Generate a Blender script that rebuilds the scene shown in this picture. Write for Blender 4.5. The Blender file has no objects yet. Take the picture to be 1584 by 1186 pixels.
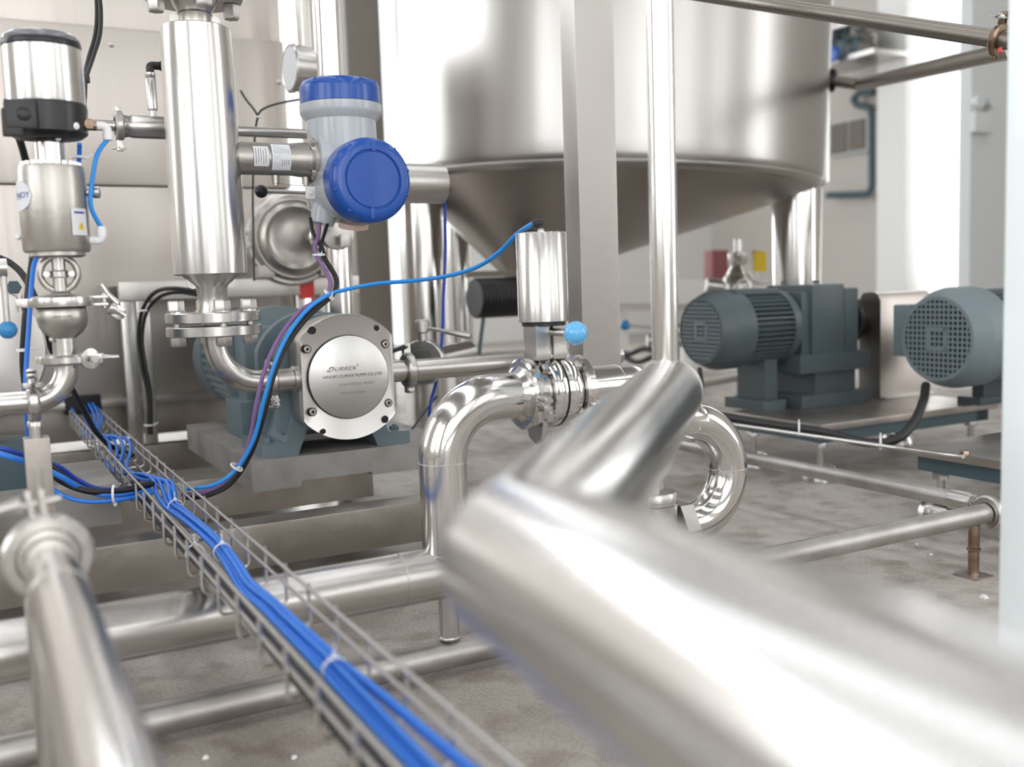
import bpy, bmesh, math, random
from mathutils import Vector, Matrix
PI = math.pi
def R_(d): return math.radians(d)
random.seed(7)

# ------------------------------------------------------------------ camera
FPX = 1540.0; CX, CY = 792.0, 593.0
PITCH, ROLL = R_(5.7), R_(1.9)
EYE = Vector((0, 0, 0.65))
fwd = Vector((0, math.cos(PITCH), -math.sin(PITCH)))
right0 = Vector((1, 0, 0)); up0 = right0.cross(fwd)
right = right0 * math.cos(ROLL) - up0 * math.sin(ROLL)
up = right0 * math.sin(ROLL) + up0 * math.cos(ROLL)
# (the horizon rises to the right in the photograph)
cd = bpy.data.cameras.new('camera'); cam = bpy.data.objects.new('camera', cd)
bpy.context.scene.collection.objects.link(cam)
m = Matrix.Identity(4)
for i in range(3):
    m[i][0] = right[i]; m[i][1] = up[i]; m[i][2] = -fwd[i]; m[i][3] = EYE[i]
cam.matrix_world = m
cd.sensor_width = 36; cd.lens = 35; cd.clip_start = 0.02; cd.clip_end = 100
cd.dof.use_dof = True; cd.dof.focus_distance = 1.98; cd.dof.aperture_fstop = 2.5
sc = bpy.context.scene; sc.camera = cam
sc.view_settings.view_transform = 'Standard'; sc.view_settings.look = 'None'
sc.view_settings.exposure = -0.42; sc.view_settings.gamma = 1
sc.view_settings.use_curve_mapping = False
sc.cycles.use_denoising = True
sc.cycles.max_bounces = 8; sc.cycles.glossy_bounces = 5; sc.cycles.diffuse_bounces = 4
sc.cycles.transparent_max_bounces = 8; sc.cycles.sample_clamp_indirect = 6
sc.cycles.blur_glossy = 0.4

# ------------------------------------------------------------------ world
w = bpy.data.worlds.new('world'); sc.world = w; w.use_nodes = True
bg = w.node_tree.nodes['Background']
bg.inputs[0].default_value = (0.93, 0.97, 1.0, 1); bg.inputs[1].default_value = 2.2

# directions of the plant: U runs along the skid, V away from the camera
YAW = R_(28.2)
U = Vector((math.cos(YAW), math.sin(YAW), 0)); V = Vector((-math.sin(YAW), math.cos(YAW), 0)); Z = Vector((0, 0, 1))
def uv(u, v, z=0.0): return U * u + V * v + Z * z

def daylight(name, c, n, sx, sz, L, col=(1, 1, 1)):
    """an area light filling a window opening or an added ceiling slot, facing n"""
    d = bpy.data.lights.new(name, 'AREA'); d.shape = 'RECTANGLE'; d.size = sx; d.size_y = sz
    d.energy = L * PI * sx * sz; d.color = col
    o = bpy.data.objects.new(name, d); sc.collection.objects.link(o)
    n = n.normalized(); zz = Z if abs(n.z) < .9 else V
    x = zz.cross(-n).normalized(); y = (-n).cross(x)
    mm = Matrix.Identity(4)
    for i in range(3):
        mm[i][0] = x[i]; mm[i][1] = y[i]; mm[i][2] = -n[i]; mm[i][3] = c[i]
    o.matrix_world = mm
    return o
# room extents in U and V
U0, U1, V0, V1, CEIL = -5.0, 8.3, -5.0, 10.0, 5.6
# windows behind and beside the camera (openings are cut in the walls below)
BACKWIN = [(-3.9, -1.9, .9, 4.6), (-1.2, 1.4, .25, 4.6), (2.1, 3.7, .9, 4.6), (5.0, 6.6, .9, 4.6)]
LEFTWIN = [(-3.5, -1.6, 1.0, 4.6), (-.6, 1.2, 1.0, 4.6), (4.4, 9.4, 1.2, 5.2)]  # last one, out of view, enlarged for the big pipe's bright band
for i, (a, b, z0, z1) in enumerate(BACKWIN):
    daylight('window_daylight', uv((a+b)/2, V0 - .05, (z0+z1)/2), V, b-a, z1-z0, 2.9, (1, .985, .96))
for i, (a, b, z0, z1) in enumerate(LEFTWIN):
    daylight('window_daylight', uv(U0 - .05, (a+b)/2, (z0+z1)/2), U, b-a, z1-z0, 5.0, (.95, .98, 1))
FILL_SLOTS = [(-3.2, -2.3), (-.4, .5), (2.6, 3.4), (5.6, 6.5)]  # unseen ceiling light strips, added to brighten the hall interior
for a, b in FILL_SLOTS:
    daylight('ceiling_fill', uv((a+b)/2, 2.5, CEIL + .05), -Z, b-a, 13.0, 2.0)

# ------------------------------------------------------------------ pixel helpers (photo pixels -> places)
def ray(px, py): return (fwd + right * ((px - CX) / FPX) - up * ((py - CY) / FPX))
def P(px, py, d): return EYE + ray(px, py) * d
def F(px, py, z):
    r = ray(px, py); return EYE + r * ((z - EYE.z) / r.z)
def PV(px, py, v):
    r = ray(px, py); return EYE + r * (v / r.dot(V))
def PU(px, py, u):
    r = ray(px, py); return EYE + r * (u / r.dot(U))
def proj(p):
    d = p - EYE; z = d.dot(fwd)
    return (CX + FPX * d.dot(right) / z, CY - FPX * d.dot(up) / z, z)
def ZY(A, py):
    """height on the vertical through A seen at image row py"""
    lo, hi = -1.0, 5.0
    for _ in range(40):
        mid = (lo + hi) / 2
        if proj(Vector((A.x, A.y, mid)))[1] > py: lo = mid
        else: hi = mid
    return (lo + hi) / 2
def at(A, z): return Vector((A.x, A.y, z))
def UX(A, px, axis=None):
    """distance along axis from A at which the point is seen in image column px"""
    axis = axis or U; lo, hi = -1.2, 3.0
    s = proj(A + axis * .01)[0] > proj(A)[0]
    for _ in range(40):
        mid = (lo + hi) / 2; q = proj(A + axis * mid)
        if q[2] < .05: v = mid < 0
        else: v = (q[0] < px) == s
        if v: lo = mid
        else: hi = mid
    return (lo + hi) / 2

# ------------------------------------------------------------------ materials
def mat(name, col, rough=.5, metal=0.0, bump=None, vary=None, coat=0.0, stretch=None, spec=None):
    m = bpy.data.materials.new(name); m.use_nodes = True
    nt = m.node_tree; b = nt.nodes['Principled BSDF']
    b.inputs['Base Color'].default_value = (*col, 1); b.inputs['Roughness'].default_value = rough
    b.inputs['Metallic'].default_value = metal
    if coat: b.inputs['Coat Weight'].default_value = coat; b.inputs['Coat Roughness'].default_value = .08
    tc = nt.nodes.new('ShaderNodeTexCoord'); mp = nt.nodes.new('ShaderNodeMapping')
    nt.links.new(tc.outputs['Object'], mp.inputs[0])
    if stretch: mp.inputs['Scale'].default_value = stretch
    if vary:
        sc_, c2, lo, hi = vary
        n = nt.nodes.new('ShaderNodeTexNoise'); n.inputs['Scale'].default_value = sc_; n.inputs['Detail'].default_value = 6
        nt.links.new(mp.outputs[0], n.inputs['Vector'])
        r = nt.nodes.new('ShaderNodeValToRGB'); r.color_ramp.elements[0].position = lo; r.color_ramp.elements[1].position = hi
        r.color_ramp.elements[0].color = (*c2, 1); r.color_ramp.elements[1].color = (*col, 1)
        nt.links.new(n.outputs['Fac'], r.inputs[0]); nt.links.new(r.outputs[0], b.inputs['Base Color'])
    if bump:
        sc_, st = bump
        n = nt.nodes.new('ShaderNodeTexNoise'); n.inputs['Scale'].default_value = sc_; n.inputs['Detail'].default_value = 4
        nt.links.new(mp.outputs[0], n.inputs['Vector'])
        bp = nt.nodes.new('ShaderNodeBump'); bp.inputs['Strength'].default_value = st; bp.inputs['Distance'].default_value = .01
        nt.links.new(n.outputs['Fac'], bp.inputs['Height']); nt.links.new(bp.outputs[0], b.inputs['Normal'])
    return m
M = {}
M['polish'] = mat('polished_stainless', (.61, .595, .58), .25, 1, bump=(9, .03))
M['mirror'] = mat('mirror_stainless', (.72, .705, .69), .15, 1, bump=(6, .02))
M['bigpipe'] = mat('big_pipe_stainless', (.76, .75, .74), .2, 1)
M['pipe'] = mat('pipe_stainless', (.58, .56, .54), .27, 1, bump=(14, .05))
M['satin'] = mat('satin_stainless', (.56, .54, .515), .32, 1, bump=(60, .04))
M['cast'] = mat('cast_stainless', (.48, .455, .425), .36, 1, bump=(120, .04))
M['face'] = mat('machined_stainless', (.72, .70, .685), .3, 1)
M['etch'] = mat('etched_disc_stainless', (.66, .655, .64), .36, 1)
M['brushv'] = mat('brushed_sheet', (.54, .50, .465), .36, 1, bump=(30, .10), stretch=(1, 1, .03))
M['poststeel'] = mat('post_steel', (.46, .44, .42), .42, 1, bump=(40, .06))
M['tanksteel'] = mat('tank_sheet', (.46, .445, .425), .30, 1, bump=(1.6, .28), stretch=(1, 1, .35))
M['cone'] = mat('tank_bottom_sheet', (.42, .385, .355), .35, 1, bump=(3, .15))
M['frame'] = mat('skid_steel', (.50, .465, .43), .38, 1, bump=(40, .08), vary=(5, (.33, .30, .27), .35, .62))
M['dullpipe'] = mat('dull_floor_pipe', (.56, .545, .53), .45, 1, bump=(50, .06), vary=(9, (.42, .395, .375), .35, .6))
M['olds'] = mat('aged_rail_steel', (.33, .30, .27), .35, 1, bump=(30, .05))
M['wire'] = mat('tray_wire', (.62, .60, .57), .34, 1)
M['bronze'] = mat('heat_tinted_steel', (.42, .34, .26), .3, 1, vary=(18, (.25, .17, .12), .4, .6))
M['base'] = mat('grey_pump_base_paint', (.33, .32, .305), .6, 0, bump=(60, .15), vary=(7, (.20, .19, .175), .3, .6))
M['motor'] = mat('blue_grey_paint', (.072, .097, .106), .42, 0, bump=(90, .08))
M['motor2'] = mat('light_blue_grey_paint', (.17, .215, .235), .45, 0, bump=(90, .08))
M['gear'] = mat('slate_blue_paint', (.15, .205, .235), .45, 0, bump=(70, .15))
M['tgrey'] = mat('light_grey_enamel', (.47, .50, .54), .32, 0, coat=.4)
M['blue'] = mat('blue_enamel', (.006, .075, .38), .3, 0, coat=.25)
M['ball'] = mat('sky_blue_plastic', (.13, .48, .86), .12, 0, coat=.6)
M['ballb'] = mat('blue_plastic', (.03, .23, .5), .3, 0)
M['lblue'] = mat('light_blue_cable', (.012, .27, .78), .38)
M['nblue'] = mat('royal_blue_cable', (.025, .215, .80), .36)
M['dblue'] = mat('deep_blue_hose', (.01, .05, .40), .35)
M['purple'] = mat('violet_cable', (.22, .12, .30), .45)
M['black'] = mat('black_rubber', (.012, .012, .013), .42)
M['bplast'] = mat('black_plastic', (.014, .014, .016), .34)
M['dark'] = mat('hollow_shade', (.006, .006, .007), .6)  # near-black stands in for the shade inside holes and hollows
M['white'] = mat('white_plastic', (.82, .83, .84), .4)
M['label'] = mat('label_paper', (.74, .75, .78), .5)
M['ink'] = mat('ink', (.06, .055, .055), .6)
M['inkred'] = mat('brown_etched_ink', (.12, .05, .035), .6)
M['inkblue'] = mat('blue_ink', (.02, .05, .35), .5)
M['inkgrey'] = mat('faint_etching', (.25, .25, .25), .6)
M['yellow'] = mat('yellow_print', (.85, .60, .02), .5)
M['red'] = mat('flat_red', (.62, .04, .045), .5)
M['dred'] = mat('dark_red_paint', (.16, .035, .035), .5)
M['wallp'] = mat('cream_wall_paint', (.52, .49, .45), .8, bump=(40, .03))
M['wallw'] = mat('white_wall_paint', (.78, .775, .76), .8)
M['wallg'] = mat('grey_wall_paint', (.56, .58, .58), .8)
M['ceil'] = mat('ceiling_paint', (.22, .21, .20), .9)
M['paleblue'] = mat('pale_blue_column_paint', (.90, .97, .99), .35, coat=.3)
M['darkcol'] = mat('brown_grey_column_paint', (.16, .14, .12), .6)
M['gasket'] = mat('pink_gasket', (.60, .45, .40), .5)
M['teal'] = mat('blue_green_frame_paint', (.06, .10, .12), .5)
def concrete():
    m = bpy.data.materials.new('concrete_floor'); m.use_nodes = True; nt = m.node_tree; b = nt.nodes['Principled BSDF']
    b.inputs['Roughness'].default_value = .62
    tc = nt.nodes.new('ShaderNodeTexCoord')
    def noise(s, d, det=8):
        n = nt.nodes.new('ShaderNodeTexNoise'); n.inputs['Scale'].default_value = s; n.inputs['Detail'].default_value = det
        n.inputs['Distortion'].default_value = d; nt.links.new(tc.outputs['Object'], n.inputs['Vector']); return n
    a, c, e = noise(2.2, .6), noise(14, .2), noise(160, 0)
    r = nt.nodes.new('ShaderNodeValToRGB'); els = r.color_ramp.elements
    els[0].position = .36; els[0].color = (.30, .265, .235, 1); els[1].position = .62; els[1].color = (.50, .465, .43, 1)
    nt.links.new(a.outputs['Fac'], r.inputs[0])
    r2 = nt.nodes.new('ShaderNodeValToRGB'); r2.color_ramp.elements[0].position = .34; r2.color_ramp.elements[0].color = (.48, .42, .38, 1)
    r2.color_ramp.elements[1].position = .52; r2.color_ramp.elements[1].color = (1, 1, 1, 1)
    nt.links.new(c.outputs['Fac'], r2.inputs[0])
    mx = nt.nodes.new('ShaderNodeMixRGB'); mx.blend_type = 'MULTIPLY'; mx.inputs[0].default_value = .55
    nt.links.new(r.outputs[0], mx.inputs[1]); nt.links.new(r2.outputs[0], mx.inputs[2])
    r3 = nt.nodes.new('ShaderNodeValToRGB'); r3.color_ramp.elements[0].position = .3; r3.color_ramp.elements[0].color = (.55, .52, .5, 1)
    r3.color_ramp.elements[1].position = .62; r3.color_ramp.elements[1].color = (1.15, 1.15, 1.15, 1)
    nt.links.new(e.outputs['Fac'], r3.inputs[0])
    mx2 = nt.nodes.new('ShaderNodeMixRGB'); mx2.blend_type = 'MULTIPLY'; mx2.inputs[0].default_value = .5
    nt.links.new(mx.outputs[0], mx2.inputs[1]); nt.links.new(r3.outputs[0], mx2.inputs[2])
    nt.links.new(mx2.outputs[0], b.inputs['Base Color'])
    bp = nt.nodes.new('ShaderNodeBump'); bp.inputs['Strength'].default_value = .35; bp.inputs['Distance'].default_value = .004
    nt.links.new(e.outputs['Fac'], bp.inputs['Height']); nt.links.new(bp.outputs[0], b.inputs['Normal'])
    return m
M['floor'] = concrete()
def glassmat():
    m = bpy.data.materials.new('window_glass'); m.use_nodes = True; nt = m.node_tree
    nt.nodes.remove(nt.nodes['Principled BSDF']); o = nt.nodes['Material Output']
    t = nt.nodes.new('ShaderNodeBsdfTransparent'); g = nt.nodes.new('ShaderNodeBsdfGlossy'); g.inputs['Roughness'].default_value = .03
    mx = nt.nodes.new('ShaderNodeMixShader'); mx.inputs[0].default_value = .08
    nt.links.new(t.outputs[0], mx.inputs[1]); nt.links.new(g.outputs[0], mx.inputs[2]); nt.links.new(mx.outputs[0], o.inputs[0])
    return m
M['glass'] = glassmat()
def clearmat():
    m = bpy.data.materials.new('clear_cover'); m.use_nodes = True; b = m.node_tree.nodes['Principled BSDF']
    b.inputs['Base Color'].default_value = (.75, .78, .85, 1); b.inputs['Roughness'].default_value = .08
    b.inputs['Transmission Weight'].default_value = .75; b.inputs['IOR'].default_value = 1.4
    return m
M['clear'] = clearmat()

# ------------------------------------------------------------------ mesh helpers
def basis(axis):
    a = axis.normalized(); t = Z if abs(a.z) < .9 else U
    x = t.cross(a).normalized(); y = a.cross(x); return x, y, a
class B:
    def __init__(s): s.v = []; s.f = []
    def add(s, vs, fs):
        k = len(s.v); s.v += [Vector(p) for p in vs]; s.f += [tuple(i + k for i in f) for f in fs]; return s
    def rings(s, rings, cap=True, closed=False):
        n = len(rings[0]); vs = [p for r in rings for p in r]; fs = []
        m = len(rings)
        for i in range(m if closed else m - 1):
            a, b = i * n, ((i + 1) % m) * n
            for j in range(n):
                k = (j + 1) % n; fs.append((a + j, a + k, b + k, b + j))
        if cap and not closed:
            fs.append(tuple(range(n))[::-1]); fs.append(tuple((m - 1) * n + j for j in range(n)))
        return s.add(vs, fs)
    def lathe(s, o, axis, prof, seg=40, closed=False):
        """prof: (radius, distance along axis)"""
        x, y, a = basis(axis)
        rr = []
        for r, h in prof:
            r = max(r, .0002)
            rr.append([o + a * h + x * (r * math.cos(2*PI*j/seg)) + y * (r * math.sin(2*PI*j/seg)) for j in range(seg)])
        return s.rings(rr, cap=True, closed=closed)
    def ring(s, c, axis, r0, r1, h, seg=40, ch=.0):
        """washer / collar of bore r0, outside r1, thickness h, centred on c"""
        return s.lathe(c, axis, [(r0, -h/2), (r1 - ch, -h/2), (r1, -h/2 + ch), (r1, h/2 - ch), (r1 - ch, h/2), (r0, h/2)], seg, closed=True)
    def cyl(s, a, b, r, r2=None, seg=24):
        d = b - a; return s.lathe(a, d, [(r, 0), (r if r2 is None else r2, d.length)], seg)
    def ccyl(s, a, b, r, ch=.002, seg=32):
        L = (b - a).length
        return s.lathe(a, b - a, [(r - ch, 0), (r, ch), (r, L - ch), (r - ch, L)], seg)
    def torus(s, c, axis, R, r, seg=40, sub=12):
        return s.lathe(c, axis, [(R + r*math.cos(2*PI*k/sub), r*math.sin(2*PI*k/sub)) for k in range(sub)], seg, closed=True)
    def sphere(s, c, r, seg=24, axis=None, sq=1.0):
        n = seg // 2
        return s.lathe(c, axis or Z, [(r * math.sin(PI*k/n), -r * sq * math.cos(PI*k/n)) for k in range(n + 1)], seg)
    def tube(s, pts, r, seg=14, radii=None):
        pts = [Vector(p) for p in pts]; n = len(pts); rr = []
        t0 = (pts[1] - pts[0]).normalized(); x, y, _ = basis(t0)
        for i, p in enumerate(pts):
            t = (pts[min(i+1, n-1)] - pts[max(i-1, 0)]).normalized()
            q = t0.rotation_difference(t); x = q @ x; y = q @ y; t0 = t
            rad = radii[i] if radii else r
            rr.append([p + x * (rad*math.cos(2*PI*j/seg)) + y * (rad*math.sin(2*PI*j/seg)) for j in range(seg)])
        return s.rings(rr)
    def box(s, c, ax, ay, az, bev=.0):
        """ax, ay, az: half-extent vectors"""
        if bev <= 0:
            vs = [c + ax*i + ay*j + az*k for k in (-1, 1) for j in (-1, 1) for i in (-1, 1)]
            return s.add(vs, [(0,2,3,1),(4,5,7,6),(0,1,5,4),(2,6,7,3),(0,4,6,2),(1,3,7,5)])
        bm = bmesh.new(); vs = [bm.verts.new(c + ax*i + ay*j + az*k) for k in (-1, 1) for j in (-1, 1) for i in (-1, 1)]
        for f in [(0,2,3,1),(4,5,7,6),(0,1,5,4),(2,6,7,3),(0,4,6,2),(1,3,7,5)]: bm.faces.new([vs[i] for i in f])
        bmesh.ops.bevel(bm, geom=bm.edges[:], offset=bev, segments=2, affect='EDGES', profile=.7)
        bm.verts.index_update(); k = len(s.v); s.v += [v.co.copy() for v in bm.verts]
        s.f += [tuple(v.index + k for v in f.verts) for f in bm.faces]; bm.free(); return s
    def prism(s, o, ax, ay, poly, d):
        """polygon poly in the (ax, ay) plane at o, extruded by the vector d"""
        n = len(poly); a = [o + ax*x + ay*y for x, y in poly]; b = [p + d for p in a]
        return s.rings([a, b])
    def hexa(s, o, axis, r, h):
        x, y, a = basis(axis)
        def ring(k, rr): return [o + a*k + x*(rr*math.cos(PI/3*j)) + y*(rr*math.sin(PI/3*j)) for j in range(6)]
        return s.rings([ring(0, r), ring(h*.86, r), ring(h, r*.88)])
    def mesh(s, name, m, origin):
        me = bpy.data.meshes.new(name)
        me.from_pydata([tuple(p - origin) for p in s.v], [], s.f)
        bm = bmesh.new(); bm.from_mesh(me); bmesh.ops.recalc_face_normals(bm, faces=bm.faces); bm.to_mesh(me); bm.free()
        me.materials.append(m if not isinstance(m, str) else M[m])
        for p in me.polygons: p.use_smooth = True
        me.set_sharp_from_angle(angle=R_(38)); me.update(); return me
def rootof(o):
    while o.parent: o = o.parent
    return o
def thing(name, label, cat, loc, group=None):
    o = bpy.data.objects.new(name, None); sc.collection.objects.link(o); o.location = loc
    o.empty_display_size = .02
    o['label'] = label; o['category'] = cat
    if group: o['group'] = group
    return o
def part(name, b, m, parent, label=None):
    o = bpy.data.objects.new(name, b.mesh(name, m, Vector(rootof(parent).location)))
    sc.collection.objects.link(o); o.parent = parent
    if label: o['label'] = label
    return o
def solo(name, b, m, label, cat, group=None, kind=None):
    """a thing that is one mesh; origin at the bottom centre of its bounds"""
    xs = [p.x for p in b.v]; ys = [p.y for p in b.v]; zs = [p.z for p in b.v]
    o0 = Vector(((min(xs)+max(xs))/2, (min(ys)+max(ys))/2, min(zs)))
    o = bpy.data.objects.new(name, b.mesh(name, m, o0)); o.location = o0; sc.collection.objects.link(o)
    if label: o['label'] = label
    if cat: o['category'] = cat
    if group: o['group'] = group
    if kind: o['kind'] = kind
    return o
def struct(name, b, m, parent=None):
    if parent: return part(name, b, m, parent)
    return solo(name, b, m, None, None, None, 'structure')
def copy_tree(o, loc, label=None, parent=None):
    c = o.copy(); sc.collection.objects.link(c)
    if parent: c.parent = parent
    else:
        c.location = loc
        if label: c['label'] = label
    for ch in list(o.children): copy_tree(ch, None, None, c)
    return c
def fillet(pts, R, n=10):
    """polyline with rounded corners; R one radius or a list"""
    pts = [Vector(p) for p in pts]; out = [pts[0]]
    for i in range(1, len(pts) - 1):
        a, b, c = pts[i-1], pts[i], pts[i+1]
        u = (a - b).normalized(); v = (c - b).normalized(); ang = u.angle(v)
        r = R[i-1] if isinstance(R, (list, tuple)) else R
        d = r / math.tan(ang / 2); bis = (u + v).normalized(); cen = b + bis * (r / math.sin(ang / 2))
        p0 = b + u * d - cen; tot = PI - ang; ax = p0.cross(b + v * d - cen).normalized()
        for k in range(n + 1): out.append(cen + Matrix.Rotation(tot * k / n, 3, ax) @ p0)
    out.append(pts[-1]); return out
def spline(pts, n=8):
    pts = [Vector(p) for p in pts]; q = [pts[0]*2 - pts[1]] + pts + [pts[-1]*2 - pts[-2]]; out = []
    for i in range(1, len(q) - 2):
        p0, p1, p2, p3 = q[i-1:i+3]
        for k in range(n):
            t = k / n
            out.append(.5*((2*p1) + (p2-p0)*t + (2*p0-5*p1+4*p2-p3)*t*t + (3*p1-p0-3*p2+p3)*t**3))
    out.append(pts[-1]); return out
def text(s, size, o, ax, ay, m, parent, name='lettering', shear=0.0, bend=None, thick=.0004, sx=1.0):
    """flat lettering at o reading along ax; bend = (axis point, radius): wraps round a vertical cylinder"""
    c = bpy.data.curves.new('t', 'FONT'); c.body = s; c.size = size; c.shear = shear; c.resolution_u = 3
    c.align_x = 'CENTER'; c.align_y = 'CENTER'
    t = bpy.data.objects.new('t', c); sc.collection.objects.link(t)
    dg = bpy.context.evaluated_depsgraph_get(); me = bpy.data.meshes.new_from_object(t.evaluated_get(dg))
    n = ax.cross(ay).normalized(); b = B()
    vs = []
    for v in me.vertices:
        if bend:
            cen, rad = bend; th = v.co.x * sx / rad; n0 = (o - cen); n0.z = 0; n0.normalize()
            side = Z.cross(n0)
            vs.append(at(cen, o.z + v.co.y) + n0*(rad*math.cos(th)) + side*(rad*math.sin(th)))
        else: vs.append(o + ax*(v.co.x*sx) + ay*v.co.y + n*thick)
    b.add(vs, [tuple(p.vertices) for p in me.polygons])
    bpy.data.objects.remove(t); bpy.data.curves.remove(c); bpy.data.meshes.remove(me)
    me2 = bpy.data.meshes.new(name); root = Vector(rootof(parent).location)
    me2.from_pydata([tuple(p - root) for p in b.v], [], b.f); me2.materials.append(M[m]); me2.update()
    ob = bpy.data.objects.new(name, me2); sc.collection.objects.link(ob); ob.parent = parent; return ob
def clamp(parent, c, axis, r, out, name='clamp', m='polish', w=.016, nut=True, lug=.020):
    """two-piece pipe clamp: collar, hinge lugs and a bolt with nut; out = side the bolt sits on"""
    a = axis.normalized(); out = (out - a*out.dot(a)).normalized(); t = a.cross(out)
    b = B().ring(c, a, r*.99, r + .0135, w, 40, .004)
    for sgn in (1, -1):
        b.box(c + out*(r + .016 + lug*.35) + t*(sgn*.0065), a*(w*.42), out*(lug*.6), t*.0028, .001)
        b.box(c - out*(r + .014) + t*(sgn*.005), a*(w*.36), out*.007, t*.002, .001)
    p = part(name, b, m, parent)
    q = B().cyl(c + out*(r + .026) - t*.017, c + out*(r + .026) + t*.024, .0032, seg=12)
    q.hexa(c + out*(r + .026) - t*.019, t, .0062, .006)
    part('clamp_bolt', q, 'satin', p)
    if nut:
        n = c + out*(r + .026) + t*.012
        wn = B().cyl(n, n + t*.012, .0068, .0055, 16)
        for sgn in (1, -1): wn.box(n + t*.012 + a*(sgn*.009), a*.006, t*.007, out*.0016, .0012)
        part('wing_nut', wn, 'satin', p)
    return p

# ================================================================== THE HALL
def wall_with_holes(name, o, ax, length, height, holes, m, nrm, th=.2):
    """wall from o along ax; holes (a0,a1,z0,z1) in metres along ax"""
    b = B(); xs = sorted({0, length, *[h[0] for h in holes], *[h[1] for h in holes]})
    for i in range(len(xs) - 1):
        a0, a1 = xs[i], xs[i+1]; hs = [h for h in holes if h[0] <= a0 + 1e-6 and h[1] >= a1 - 1e-6]
        zs = [(0, height)]
        if hs: zs = [(0, hs[0][2]), (hs[0][3], height)]
        for z0, z1 in zs:
            if z1 - z0 < .01: continue
            b.box(o + ax*((a0+a1)/2) + Z*((z0+z1)/2) - nrm*(th/2), ax*((a1-a0)/2), nrm*(th/2), Z*((z1-z0)/2))
    return struct(name, b, m)
struct('floor', B().box(uv((U0+U1)/2, (V0+V1)/2, -.1), U*((U1-U0)/2+.3), V*((V1-V0)/2+.3), Z*.1), 'floor')
cb = B(); xs = [U0 - .2]
for a, b_ in FILL_SLOTS: xs += [a, b_]
xs.append(U1 + .2)
for i in range(0, len(xs), 2):
    cb.box(uv((xs[i]+xs[i+1])/2, 2.5, CEIL + .1), U*((xs[i+1]-xs[i])/2), V*7.7, Z*.1)
struct('ceiling', cb, 'ceil')
# which spans of the far and right wall are glazed; first far one unseen, added for the pipe's bright band
def vw(px): return PU(px, 420, U1).dot(V)
def uw(px): return PV(px, 440, V1).dot(U)
FARWIN = [(-4.6, uw(300), 1.2, 5.2), (uw(400), uw(636), .0, 4.9)]
RIGHTWIN = [(vw(1497), vw(1421), 0.35, 5.2), (-3.6, -1.4, .35, 5.2)]  # last one is an unseen extra that adds light
wall_with_holes('wall_back', uv(U0, V1), U, U1-U0, CEIL, [(a-U0, b-U0, c, d) for a, b, c, d in FARWIN], 'wallw', -V)
wall_with_holes('wall_right', uv(U1, V0), V, V1-V0, CEIL, [(a-V0, b-V0, c, d) for a, b, c, d in RIGHTWIN], 'wallp', -U)
wall_with_holes('wall_front', uv(U0, V0), U, U1-U0, CEIL, [(a-U0, b-U0, c, d) for a, b, c, d in BACKWIN], 'wallp', V)
wall_with_holes('wall_left', uv(U0, V0), V, V1-V0, CEIL, [(a-V0, b-V0, c, d) for a, b, c, d in LEFTWIN], 'wallp', U)
for a, b_, z0, z1 in FARWIN: daylight('window_daylight', uv((a+b_)/2, V1 + .25, (z0+z1)/2), -V, b_-a, z1-z0, 5.5, (.93, .97, 1))
for a, b_, z0, z1 in RIGHTWIN: daylight('window_daylight', uv(U1 + .25, (a+b_)/2, (z0+z1)/2), -U, b_-a, z1-z0, 5.0)
wn = 1
def window(c, ax, w_, z0, z1, n):
    global wn
    b = B(); t = .05
    for zz in (z0 + t/2, z1 - t/2): b.box(at(c, zz), ax*(w_/2), n*.04, Z*(t/2))
    for s in (-1, 1): b.box(at(c, (z0+z1)/2) + ax*(s*(w_/2 - t/2)), ax*(t/2), n*.04, Z*((z1-z0)/2))
    o = struct('window_%d' % wn, b, 'wallw'); wn += 1
    part('pane', B().box(at(c, (z0+z1)/2), ax*(w_/2 - t), n*.003, Z*((z1-z0)/2 - t)), 'glass', o)
for a, b_, z0, z1 in FARWIN: window(uv((a+b_)/2, V1 + .1), U, b_-a, z0, z1, V)
for a, b_, z0, z1 in RIGHTWIN: window(uv(U1 + .1, (a+b_)/2), V, b_-a, z0, z1, U)
for a, b_, z0, z1 in BACKWIN: window(uv((a+b_)/2, V0 - .03), U, b_-a, z0, z1, V)
for a, b_, z0, z1 in LEFTWIN: window(uv(U0 - .03, (a+b_)/2), V, b_-a, z0, z1, U)
# pillars on the right wall
PILU = U1 - .28
pa, pb = PU(1356, 300, PILU).dot(V), PU(1400, 300, PILU).dot(V)
solo('wall_pillar', B().box(uv(U1 - .12, (pa+pb)/2, CEIL/2), U*.16, V*((pa-pb)/2), Z*(CEIL/2), .01), 'wallw',
     'white pillar on the far wall, left of the bright window', 'pillar')
PILU2 = 6.3; v2 = PU(1501, 300, PILU2).dot(V)
solo('wall_pillar', B().box(uv(PILU2 + .62, v2 + .05, CEIL/2), U*.62, V*.05, Z*(CEIL/2), .01), 'wallg',
     'broad grey pillar right of the bright window with small lamps on it', 'pillar')
# emergency lamp with two heads on the grey pillar
c = PV(1518, 190, v2 - .03)
t = thing('emergency_lamp', 'small white twin-headed emergency lamp high on the grey pillar', 'lamp', at(c, c.z - .1))
part('housing', B().box(c, U*.10, V*.03, Z*.07, .01), 'wallg', t)
for s_ in (-1, 1):
    h = c + U*(s_*.07) + Z*.14
    part('lamp_head', B().cyl(h - Z*.08, h, .012, .012, 10).cyl(h - V*.05, h + V*.02, .045, .03, 16), 'wallg', t)

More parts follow.
